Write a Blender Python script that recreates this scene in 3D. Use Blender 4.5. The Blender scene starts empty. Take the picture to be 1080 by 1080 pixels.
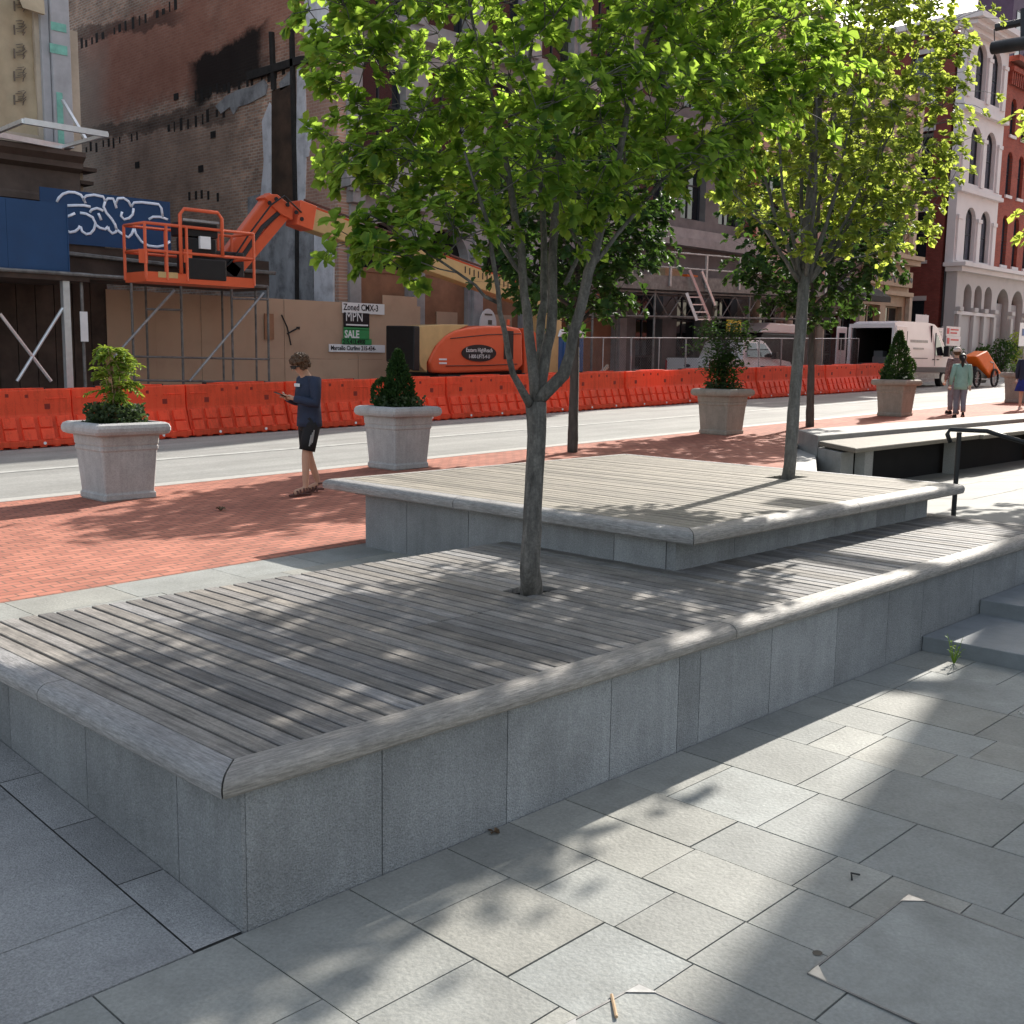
import bpy, bmesh, math, random
import numpy as np
from mathutils import Vector, Matrix
random.seed(7); rng = np.random.default_rng(7)
C = bpy.context.scene.collection
SC = bpy.context.scene
R_ = math.radians

# ------------------------------------------------------------------ camera
CZ = 1.82
FPX = 1165.0
def _setup():
    c = 540.0; yc = 375.0; roll = .0147; vx = 1679.0
    p1 = Vector((-c, yc+roll*(0-c)-c, FPX)); p2 = Vector((c, yc+roll*c-c, FPX))
    up = p1.cross(p2).normalized()
    if up.y > 0: up = -up
    X = Vector((vx-c, yc+roll*(vx-c)-c, FPX)); X = (X-up*X.dot(up)).normalized()
    Y = up.cross(X)
    return X, Y, up
AX, AY, AZ = _setup()
cam = bpy.data.cameras.new('camera'); camo = bpy.data.objects.new('camera', cam); C.objects.link(camo)
cam.sensor_width = 36; cam.lens = FPX/1080*36; cam.clip_end = 2000; cam.clip_start = .05
camo.matrix_world = Matrix(((AX.x, -AX.y, -AX.z, 0), (AY.x, -AY.y, -AY.z, 0), (AZ.x, -AZ.y, -AZ.z, CZ), (0, 0, 0, 1)))
SC.camera = camo
def ray(u, v):
    d = Vector((u-540, v-540, FPX)); return Vector((d.dot(AX), d.dot(AY), d.dot(AZ)))
def F(u, v, y):                       # survey: picture point on the vertical plane y = const
    w = ray(u, v); p = w*(y/w.y); p.z += CZ; return p
def G(u, v, x):                       # same for x = const
    w = ray(u, v); p = w*(x/w.x); p.z += CZ; return p
def D(u, v, depth):                   # same at a given distance along the view axis
    w = ray(u, v); p = w*(depth/FPX); p.z += CZ; return p
def zs(x): return .019*(x-7)          # the street climbs to the right

# ------------------------------------------------------------------ materials
def mat(name, col, rough=.75, var=.18, scale=3., bump=0., bscale=30., metal=0., spec=.4, island=0., trans=0., dirt=0., dcol=(.05,.045,.04), dscale=1.2, stretch=None, alpha=None, hue=None, speck=0., sscale=150, streak=0., objrand=0.):
    m = bpy.data.materials.new(name); m.use_nodes = True
    nt = m.node_tree; N = nt.nodes; L = nt.links
    b = N['Principled BSDF']; out = N['Material Output']
    tc = N.new('ShaderNodeTexCoord')
    vec = tc.outputs['Object']
    if stretch:
        mp = N.new('ShaderNodeMapping'); mp.inputs['Scale'].default_value = stretch
        L.new(vec, mp.inputs['Vector']); vec = mp.outputs['Vector']
    n1 = N.new('ShaderNodeTexNoise'); n1.inputs['Scale'].default_value = scale; n1.inputs['Detail'].default_value = 6; n1.inputs['Roughness'].default_value = .62
    L.new(vec, n1.inputs['Vector'])
    mr = N.new('ShaderNodeMapRange'); mr.inputs['From Min'].default_value = .3; mr.inputs['From Max'].default_value = .7
    mr.inputs['To Min'].default_value = 1-var; mr.inputs['To Max'].default_value = 1+var
    L.new(n1.outputs['Fac'], mr.inputs['Value'])
    val = mr.outputs['Result']
    if island:
        g = N.new('ShaderNodeNewGeometry'); m2 = N.new('ShaderNodeMapRange'); m2.inputs['To Min'].default_value = 1-island; m2.inputs['To Max'].default_value = 1+island
        L.new(g.outputs['Random Per Island'], m2.inputs['Value'])
        mm = N.new('ShaderNodeMath'); mm.operation = 'MULTIPLY'; L.new(val, mm.inputs[0]); L.new(m2.outputs['Result'], mm.inputs[1]); val = mm.outputs[0]
    if objrand:
        oi = N.new('ShaderNodeObjectInfo'); mo = N.new('ShaderNodeMapRange'); mo.inputs['To Min'].default_value = 1-objrand; mo.inputs['To Max'].default_value = 1+objrand
        L.new(oi.outputs['Random'], mo.inputs['Value']); mo2 = N.new('ShaderNodeMath'); mo2.operation = 'MULTIPLY'; L.new(val, mo2.inputs[0]); L.new(mo.outputs['Result'], mo2.inputs[1]); val = mo2.outputs[0]
    for amt, sc, stv in ((speck, sscale, None), (streak, 5., (3, 3, .25))):
        if not amt: continue
        ns = N.new('ShaderNodeTexNoise'); ns.inputs['Scale'].default_value = sc; ns.inputs['Detail'].default_value = 3; ns.inputs['Roughness'].default_value = .7
        if stv:
            mq = N.new('ShaderNodeMapping'); mq.inputs['Scale'].default_value = stv; L.new(tc.outputs['Object'], mq.inputs['Vector']); L.new(mq.outputs['Vector'], ns.inputs['Vector'])
        else: L.new(tc.outputs['Object'], ns.inputs['Vector'])
        ms_ = N.new('ShaderNodeMapRange'); ms_.inputs['From Min'].default_value = .32; ms_.inputs['From Max'].default_value = .68; ms_.inputs['To Min'].default_value = 1-amt; ms_.inputs['To Max'].default_value = 1+amt
        L.new(ns.outputs['Fac'], ms_.inputs['Value']); mq2 = N.new('ShaderNodeMath'); mq2.operation = 'MULTIPLY'; L.new(val, mq2.inputs[0]); L.new(ms_.outputs['Result'], mq2.inputs[1]); val = mq2.outputs[0]
    vm = N.new('ShaderNodeVectorMath'); vm.operation = 'SCALE'; vm.inputs[0].default_value = col
    L.new(val, vm.inputs['Scale']); c = vm.outputs[0]
    if hue and island:
        g2 = N.new('ShaderNodeNewGeometry'); mh = N.new('ShaderNodeMix'); mh.data_type = 'RGBA'; mh.blend_type = 'MULTIPLY'
        mh.inputs[0].default_value = 1
        cr = N.new('ShaderNodeValToRGB'); cr.color_ramp.elements[0].color = (*hue[0], 1); cr.color_ramp.elements[1].color = (*hue[1], 1)
        wn = N.new('ShaderNodeTexWhiteNoise'); wn.noise_dimensions = '1D'; L.new(g2.outputs['Random Per Island'], wn.inputs['W'])
        L.new(wn.outputs['Value'], cr.inputs[0]); L.new(c, mh.inputs[6]); L.new(cr.outputs[0], mh.inputs[7]); c = mh.outputs[2]
    if dirt:
        n2 = N.new('ShaderNodeTexNoise'); n2.inputs['Scale'].default_value = dscale; n2.inputs['Detail'].default_value = 8; n2.inputs['Roughness'].default_value = .7
        L.new(tc.outputs['Object'], n2.inputs['Vector'])
        m3 = N.new('ShaderNodeMapRange'); m3.inputs['From Min'].default_value = .48; m3.inputs['From Max'].default_value = .72; m3.inputs['To Max'].default_value = dirt
        L.new(n2.outputs['Fac'], m3.inputs['Value'])
        mx = N.new('ShaderNodeMix'); mx.data_type = 'RGBA'; L.new(m3.outputs['Result'], mx.inputs[0]); L.new(c, mx.inputs[6]); mx.inputs[7].default_value = (*dcol, 1); c = mx.outputs[2]
    L.new(c, b.inputs['Base Color'])
    b.inputs['Roughness'].default_value = rough; b.inputs['Metallic'].default_value = metal; b.inputs['Specular IOR Level'].default_value = spec
    if bump:
        n3 = N.new('ShaderNodeTexNoise'); n3.inputs['Scale'].default_value = bscale; n3.inputs['Detail'].default_value = 4
        L.new(vec, n3.inputs['Vector'])
        bp = N.new('ShaderNodeBump'); bp.inputs['Strength'].default_value = bump; bp.inputs['Distance'].default_value = .02
        L.new(n3.outputs['Fac'], bp.inputs['Height']); L.new(bp.outputs['Normal'], b.inputs['Normal'])
    if trans:
        t = N.new('ShaderNodeBsdfTranslucent'); L.new(c, t.inputs['Color'])
        mxs = N.new('ShaderNodeMixShader'); mxs.inputs[0].default_value = trans
        L.new(b.outputs[0], mxs.inputs[1]); L.new(t.outputs[0], mxs.inputs[2]); L.new(mxs.outputs[0], out.inputs['Surface'])
    return m

def leaf_mat(name, c1, c2, tcol, trans=.5):
    m = bpy.data.materials.new(name); m.use_nodes = True
    nt = m.node_tree; N = nt.nodes; L = nt.links; b = N['Principled BSDF']; out = N['Material Output']
    g = N.new('ShaderNodeNewGeometry'); cr = N.new('ShaderNodeValToRGB')
    cr.color_ramp.elements[0].color = (*c1, 1); cr.color_ramp.elements[1].color = (*c2, 1)
    L.new(g.outputs['Random Per Island'], cr.inputs[0]); L.new(cr.outputs[0], b.inputs['Base Color'])
    b.inputs['Roughness'].default_value = .6; b.inputs['Specular IOR Level'].default_value = .18
    t = N.new('ShaderNodeBsdfTranslucent')
    mx = N.new('ShaderNodeMix'); mx.data_type = 'RGBA'; mx.blend_type = 'MULTIPLY'; mx.inputs[0].default_value = 1
    hs = N.new('ShaderNodeMapRange'); hs.inputs['To Min'].default_value = .7; hs.inputs['To Max'].default_value = 1.25; L.new(g.outputs['Random Per Island'], hs.inputs['Value'])
    vm = N.new('ShaderNodeVectorMath'); vm.operation = 'SCALE'; vm.inputs[0].default_value = tcol; L.new(hs.outputs['Result'], vm.inputs['Scale'])
    L.new(vm.outputs[0], t.inputs['Color'])
    ms = N.new('ShaderNodeMixShader'); ms.inputs[0].default_value = trans
    L.new(b.outputs[0], ms.inputs[1]); L.new(t.outputs[0], ms.inputs[2]); L.new(ms.outputs[0], out.inputs['Surface'])
    return m

def brick_mat(name, c1, c2, mortar, bw, bh, msize=.012, axes='xz', rough=.85, big=.35, bump=.3, soot=None, offset=.5, stains=None, slope=0):
    m = bpy.data.materials.new(name); m.use_nodes = True
    nt = m.node_tree; N = nt.nodes; L = nt.links; b = N['Principled BSDF']
    tc = N.new('ShaderNodeTexCoord'); sp = N.new('ShaderNodeSeparateXYZ'); cb = N.new('ShaderNodeCombineXYZ')
    L.new(tc.outputs['Object'], sp.inputs[0])
    o = {'x': sp.outputs[0], 'y': sp.outputs[1], 'z': sp.outputs[2]}
    L.new(o[axes[0]], cb.inputs[0]); L.new(o[axes[1]], cb.inputs[1])
    br = N.new('ShaderNodeTexBrick'); br.offset = offset
    br.inputs['Scale'].default_value = 1; br.inputs['Brick Width'].default_value = bw; br.inputs['Row Height'].default_value = bh
    br.inputs['Mortar Size'].default_value = msize; br.inputs['Mortar Smooth'].default_value = .2; br.inputs['Bias'].default_value = -.1
    br.inputs['Color1'].default_value = (*c1, 1); br.inputs['Color2'].default_value = (*c2, 1); br.inputs['Mortar'].default_value = (*mortar, 1)
    L.new(cb.outputs[0], br.inputs['Vector'])
    n = N.new('ShaderNodeTexNoise'); n.inputs['Scale'].default_value = .8; n.inputs['Detail'].default_value = 9; n.inputs['Roughness'].default_value = .68
    L.new(cb.outputs[0], n.inputs['Vector'])
    mr = N.new('ShaderNodeMapRange'); mr.inputs['From Min'].default_value = .3; mr.inputs['From Max'].default_value = .7; mr.inputs['To Min'].default_value = 1-big; mr.inputs['To Max'].default_value = 1+big
    L.new(n.outputs['Fac'], mr.inputs['Value'])
    vm = N.new('ShaderNodeVectorMath'); vm.operation = 'SCALE'; L.new(br.outputs['Color'], vm.inputs[0]); L.new(mr.outputs['Result'], vm.inputs['Scale'])
    c = vm.outputs[0]
    if stains:   # irregular patches of another colour: (u0,u1,v0,v1,slope,softness,colour,amount)
        for (a0, a1, b0, b1, sl, soft, col, amt) in stains:
            nz = N.new('ShaderNodeTexNoise'); nz.inputs['Scale'].default_value = 1.1; nz.inputs['Detail'].default_value = 8; nz.inputs['Roughness'].default_value = .7
            L.new(cb.outputs[0], nz.inputs['Vector'])
            def M(op, x, y=None):
                q = N.new('ShaderNodeMath'); q.operation = op
                for i, s in enumerate((x, y)):
                    if s is None: continue
                    if isinstance(s, (int, float)): q.inputs[i].default_value = s
                    else: L.new(s, q.inputs[i])
                return q.outputs[0]
            wob = M('MULTIPLY', M('SUBTRACT', nz.outputs['Fac'], .5), soft*5)
            uu = M('ADD', o[axes[0]], wob); vv = M('ADD', M('SUBTRACT', o[axes[1]], M('MULTIPLY', M('SUBTRACT', o[axes[0]], (a0+a1)/2), sl)), wob)
            du = M('DIVIDE', M('ABSOLUTE', M('SUBTRACT', uu, (a0+a1)/2)), (a1-a0)/2)
            dv = M('DIVIDE', M('ABSOLUTE', M('SUBTRACT', vv, (b0+b1)/2)), (b1-b0)/2)
            dd = M('MAXIMUM', du, dv)
            k = N.new('ShaderNodeMapRange'); k.inputs['From Min'].default_value = 1.12; k.inputs['From Max'].default_value = .78; k.inputs['To Max'].default_value = amt
            L.new(dd, k.inputs['Value'])
            mx = N.new('ShaderNodeMix'); mx.data_type = 'RGBA'; L.new(k.outputs['Result'], mx.inputs[0]); L.new(c, mx.inputs[6]); mx.inputs[7].default_value = (*col, 1); c = mx.outputs[2]
    L.new(c, b.inputs['Base Color']); b.inputs['Roughness'].default_value = rough; b.inputs['Specular IOR Level'].default_value = .25
    bp = N.new('ShaderNodeBump'); bp.inputs['Strength'].default_value = bump; bp.inputs['Distance'].default_value = .015
    n4 = N.new('ShaderNodeTexNoise'); n4.inputs['Scale'].default_value = 25; L.new(cb.outputs[0], n4.inputs['Vector'])
    ad = N.new('ShaderNodeMath'); ad.operation = 'MULTIPLY_ADD'; L.new(n4.outputs['Fac'], ad.inputs[0]); ad.inputs[1].default_value = .6
    iv = N.new('ShaderNodeMath'); iv.operation = 'SUBTRACT'; iv.inputs[0].default_value = 1; L.new(br.outputs['Fac'], iv.inputs[1]); L.new(iv.outputs[0], ad.inputs[2])
    L.new(ad.outputs[0], bp.inputs['Height']); L.new(bp.outputs['Normal'], b.inputs['Normal'])
    return m

M = {}
M['slate'] = mat('slate', (.26,.262,.245), .75, .14, 2.6, .25, 45, island=.13, hue=((.96,.985,1.0),(1.04,1.01,.96)), spec=.3, dirt=.4, dcol=(.13,.13,.115), dscale=1.9, speck=.12, sscale=60)
M['granite'] = mat('granite', (.31,.305,.298), .75, .14, 2, .5, 130, island=.12, dirt=.5, dcol=(.17,.168,.165), dscale=1.8, speck=.3, sscale=95)
M['joint'] = mat('joint_dark', (.085,.083,.078), .9, .3, 8)
M['clad'] = mat('granite_cladding', (.29,.296,.3), .8, .14, 1.8, .9, 130, island=.2, dirt=.5, dcol=(.12,.12,.12), dscale=1.5, speck=.26, sscale=110, streak=.07)
M['step'] = mat('step_slate', (.2,.215,.225), .7, .15, 5, .15, 60, island=.08)
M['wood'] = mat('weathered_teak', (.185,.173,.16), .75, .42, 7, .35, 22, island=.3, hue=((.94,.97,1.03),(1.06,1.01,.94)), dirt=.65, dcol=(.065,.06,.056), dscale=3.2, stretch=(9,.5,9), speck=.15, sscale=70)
M['wood_up'] = mat('weathered_teak_sunlit', (.205,.182,.146), .75, .35, 7, .3, 22, island=.24, dirt=.45, dcol=(.14,.125,.105), dscale=2.4, stretch=(9,.5,9), speck=.12, sscale=70)  # same teak made paler and warmer: sunlight put into the colour
M['cap'] = mat('cap_timber', (.275,.252,.226), .65, .4, 9, .35, 18, island=.08, dirt=.5, dcol=(.13,.125,.12), dscale=2.4, stretch=(1.3,13,13), speck=.1, sscale=70)
M['capy'] = mat('cap_timber_side', (.265,.256,.25), .65, .4, 9, .35, 18, island=.08, dirt=.5, dcol=(.13,.128,.13), dscale=2.4, stretch=(13,1.3,13), speck=.1, sscale=70)
M['brickpave'] = brick_mat('brick_paving', (.42,.165,.112), (.3,.112,.078), (.15,.085,.065), .21, .105, .009, 'xy', .85, .25, .3)
M['kerb'] = mat('kerb_granite', (.36,.35,.325), .75, .12, 12, .1)
M['road'] = mat('road_concrete', (.245,.243,.228), .85, .2, 1.1, .15, 60, dirt=.55, dcol=(.15,.148,.138), dscale=.55, stretch=(.18,1.6,1), speck=.15, sscale=25)
M['roadline'] = mat('road_line', (.36,.36,.34), .8, .25, 5, dirt=.8, dcol=(.25,.25,.235), dscale=4)
M['walk'] = mat('far_sidewalk', (.36,.35,.33), .85, .2, 2)
M['plaza'] = mat('upper_plaza', (.225,.22,.2), .8, .12, 1.5, .1, 40, island=.08)
M['benchstone'] = mat('bench_granite', (.3,.295,.28), .8, .12, 3, .3, 90, dirt=.3, dcol=(.18,.178,.17), dscale=1.8, speck=.25, sscale=60)
M['earth'] = mat('earth', (.2,.18,.15), .9, .3, .4)
M['orange'] = mat('orange_barrier_plastic', (.98,.155,.07), .5, .14, 2, .08, 20, spec=.3, trans=.5, dirt=.35, dcol=(.55,.09,.05), dscale=2.2, speck=.08, sscale=30, streak=.14, objrand=.1)
M['lift'] = mat('lift_orange_paint', (.72,.12,.045), .45, .1, 3, dirt=.2, dcol=(.35,.1,.06), dscale=3)
M['tan'] = mat('lift_cream_paint', (.55,.38,.17), .5, .1, 3, dirt=.15, dcol=(.3,.2,.1))
M['black'] = mat('black_plastic', (.012,.012,.013), .5, .2, 5)
M['dark'] = mat('dark_steel', (.03,.03,.032), .5, .3, 5, metal=.3)
M['void'] = mat('dark_interior', (.01,.009,.009), .9, .3, 2)  # near-black colour standing for the darkness in hollows
M['ply'] = mat('plywood_tan', (.5,.34,.235), .8, .13, 1.2, .05, 20, island=.1, dirt=.2, dcol=(.28,.18,.12), dscale=1.2)
M['plyb'] = mat('plywood_brown', (.3,.15,.085), .8, .25, 1.5, island=.15, dirt=.3, dcol=(.1,.055,.035))
M['blue'] = mat('blue_painted_plywood', (.014,.055,.145), .6, .15, 1.0, island=.08, dirt=.2, dcol=(.02,.03,.06))
M['spray'] = mat('spray_paint_pale_blue', (.8,.86,.98), .7, .15, 8)
M['galv'] = mat('galvanised_steel', (.38,.385,.39), .45, .25, 6, metal=.5)
M['galvd'] = mat('weathered_scaffold_steel', (.17,.165,.16), .6, .4, 6, metal=.3)
M['alu'] = mat('aluminium', (.72,.73,.74), .35, .1, 6, metal=.6)
M['browntrim'] = mat('brownstone_trim', (.1,.072,.06), .8, .3, 2, .2, 15)
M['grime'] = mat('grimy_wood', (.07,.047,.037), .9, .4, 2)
M['paper'] = mat('building_paper', (.46,.37,.25), .7, .12, 3, .5, 5)
M['ink'] = mat('ink_grey', (.15,.125,.1), .8, .2, 8)
M['greypil'] = mat('grey_painted_pilaster', (.42,.42,.44), .7, .15, 2, dirt=.3, dcol=(.2,.2,.21))
M['tape'] = mat('green_tape', (.2,.48,.4), .6, .2, 8)
M['stonetan'] = mat('tan_limestone', (.5,.42,.33), .8, .2, 2, .1, 15)
M['plaster'] = mat('white_plaster', (.8,.8,.84), .85, .16, 1.5, .2, 8, dirt=.6, dcol=(.2,.2,.21), dscale=1.6, stretch=(1,1,.35))
M['plasterg'] = mat('grey_plaster', (.38,.385,.4), .9, .35, 2, .5, 5, dirt=.75, dcol=(.05,.05,.052), dscale=1.8, stretch=(1,1,.5))
M['char'] = mat('charred_timber', (.03,.026,.024), .9, .4, 6, .3, 20)
M['rustboard'] = mat('rusty_boards', (.085,.05,.032), .85, .5, 1.5, .2, 10, dirt=.5, dcol=(.03,.025,.02))
M['ironfront'] = mat('grey_cast_iron', (.34,.325,.325), .75, .22, 1.5, .1, 10, dirt=.4, dcol=(.09,.088,.09))
M['darkstone'] = mat('dark_stone_front', (.16,.15,.15), .8, .3, 1, .1, 8, dirt=.3, dcol=(.04,.04,.04))
M['pink'] = mat('pink_sandstone', (.5,.34,.28), .8, .2, 1.5, .1, 10)
M['redwood'] = mat('dark_red_shopfront', (.09,.022,.02), .55, .2, 3)
M['awn'] = mat('black_awning', (.022,.022,.022), .8, .3, 4)
M['tanwood'] = mat('tan_painted_house', (.42,.33,.225), .7, .14, 2)
M['glass'] = mat('dark_window_glass', (.012,.016,.022), .06, .2, 1, spec=.9)
M['paleglass'] = mat('reflective_window_glass', (.05,.065,.09), .05, .2, 1, spec=1.0)
M['greystone'] = mat('pale_grey_stone', (.72,.7,.69), .8, .1, 1.2, .05, 10, dirt=.2, dcol=(.36,.35,.35))
M['greystoned'] = mat('arcade_grey_stone', (.5,.485,.47), .8, .12, 1.2, .05, 10, dirt=.3, dcol=(.26,.25,.25))
M['frame'] = mat('dark_window_frame', (.03,.035,.042), .5, .1, 4)
M['white'] = mat('white_paint', (.86,.86,.87), .35, .04, 1, spec=.5)
M['whitesign'] = mat('white_sign', (.8,.8,.8), .5, .05, 4)
M['red'] = mat('red_sign_ink', (.6,.02,.03), .5, .05, 4)
M['rubber'] = mat('tyre_rubber', (.018,.018,.018), .85, .2, 10)
M['chrome'] = mat('wheel_metal', (.4,.4,.41), .3, .1, 5, metal=.8)
M['greytrim'] = mat('grey_bumper_plastic', (.12,.12,.125), .6, .1, 5)
M['planter'] = mat('planter_concrete', (.37,.365,.36), .8, .14, 4, .12, 50, dirt=.3, dcol=(.22,.215,.2), dscale=2.2, speck=.15, sscale=60, streak=.09, objrand=.06)
M['planterb'] = mat('planter_concrete_brown', (.3,.265,.225), .8, .14, 4, .12, 50, dirt=.3, dcol=(.18,.155,.13), dscale=2.2, speck=.15, sscale=60, streak=.09, objrand=.06)
M['soil'] = mat('potting_soil', (.03,.022,.016), .95, .4, 20)
M['barkb'] = mat('pale_grey_bark', (.125,.119,.11), .9, .45, 20, .9, 40, dirt=.45, dcol=(.08,.075,.068), dscale=9, stretch=(1,1,.22), speck=.2, sscale=50)
M['bark'] = mat('grey_bark', (.115,.106,.095), .9, .55, 22, 1.0, 40, dirt=.5, dcol=(.045,.042,.038), dscale=9, stretch=(1,1,.22), speck=.25, sscale=60)
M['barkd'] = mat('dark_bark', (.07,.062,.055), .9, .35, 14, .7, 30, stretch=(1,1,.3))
M['leafA'] = leaf_mat('magnolia_leaf', (.018,.06,.014), (.045,.11,.026), (.42,.61,.075), .56)
M['leafB'] = leaf_mat('maple_leaf', (.05,.095,.022), (.1,.15,.034), (.54,.64,.1), .55)
M['leafC'] = leaf_mat('shaded_maple_leaf', (.014,.04,.012), (.032,.075,.02), (.1,.2,.03), .3)  # shade on the rear maples put into a darker, less translucent leaf
M['leafF'] = leaf_mat('fern_leaf', (.1,.2,.025), (.22,.33,.05), (.4,.5,.06), .35)
M['leafK'] = leaf_mat('conifer_leaf', (.014,.04,.014), (.035,.08,.022), (.06,.13,.02), .2)
M['leafG'] = leaf_mat('groundcover_leaf', (.03,.05,.025), (.07,.1,.05), (.1,.16,.05), .25)
M['flower'] = mat('pale_flower', (.7,.7,.55), .6, .2, 9)
M['skin'] = mat('skin', (.5,.29,.2), .55, .08, 8, spec=.35)
M['skinp'] = mat('fair_skin', (.58,.38,.29), .55, .08, 8, spec=.35)
M['hair'] = mat('brown_hair', (.085,.045,.022), .6, .4, 30, .6, 40)
M['hairb'] = mat('black_hair', (.015,.012,.011), .5, .3, 30, .5, 40)
M['blond'] = mat('blond_hair', (.4,.29,.14), .6, .3, 30, .5, 40)
M['navy'] = mat('navy_cotton', (.022,.032,.062), .85, .15, 8, .35, 14)
M['blackc'] = mat('black_cloth', (.012,.012,.014), .85, .2, 8, .3, 14)
M['mint'] = mat('mint_jacket', (.25,.43,.38), .8, .12, 8, .35, 12)
M['grey_tr'] = mat('grey_trousers', (.2,.2,.24), .85, .12, 8, .3, 12)
M['plaid'] = mat('plaid_shirt', (.2,.14,.14), .85, .6, 22)
M['bluec'] = mat('cobalt_skirt', (.015,.03,.22), .8, .3, 8)
M['capw'] = mat('white_cap', (.65,.62,.58), .8, .1, 8)
M['leather'] = mat('brown_sandal_leather', (.11,.045,.035), .7, .2, 20)
M['sunorange'] = mat('orange_cart_canopy', (.9,.2,.02), .6, .06, 4, trans=.15)
M['yellow'] = mat('yellow_sign', (.7,.55,.03), .5, .05, 4)
M['signgreen'] = mat('sign_green', (.05,.3,.1), .5, .05, 4)
M['signpale'] = mat('sign_pale_green', (.3,.55,.25), .5, .05, 4)
M['signblack'] = mat('sign_black', (.01,.01,.014), .5, .05, 4)
M['bluewc'] = mat('blue_plastic', (.02,.09,.25), .5, .1, 4)
M['purple'] = mat('purple_brick', (.09,.055,.095), .8, .15, 1)
M['steelmark'] = mat('stainless_corner', (.33,.33,.33), .4, .2, 20, metal=.7)
M['tailred'] = mat('tail_lamp_red', (.5,.01,.02), .3, .1, 5)
M['stick'] = mat('dry_twig', (.4,.27,.16), .8, .2, 20)
M['deadleaf'] = mat('dead_leaf', (.1,.06,.03), .8, .3, 20)
M['redbrick'] = brick_mat('red_brick', (.36,.08,.05), (.26,.055,.038), (.2,.1,.08), .21, .075, .008, 'xz', .85, .2, .15)
M['redbrick_s'] = brick_mat('red_brick_shaded_side', (.24,.06,.048), (.18,.046,.036), (.12,.06,.05), .21, .075, .008, 'yz', .85, .2, .15)  # darker copy of the red brick: shade of the sun-averted side in the colour

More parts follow.
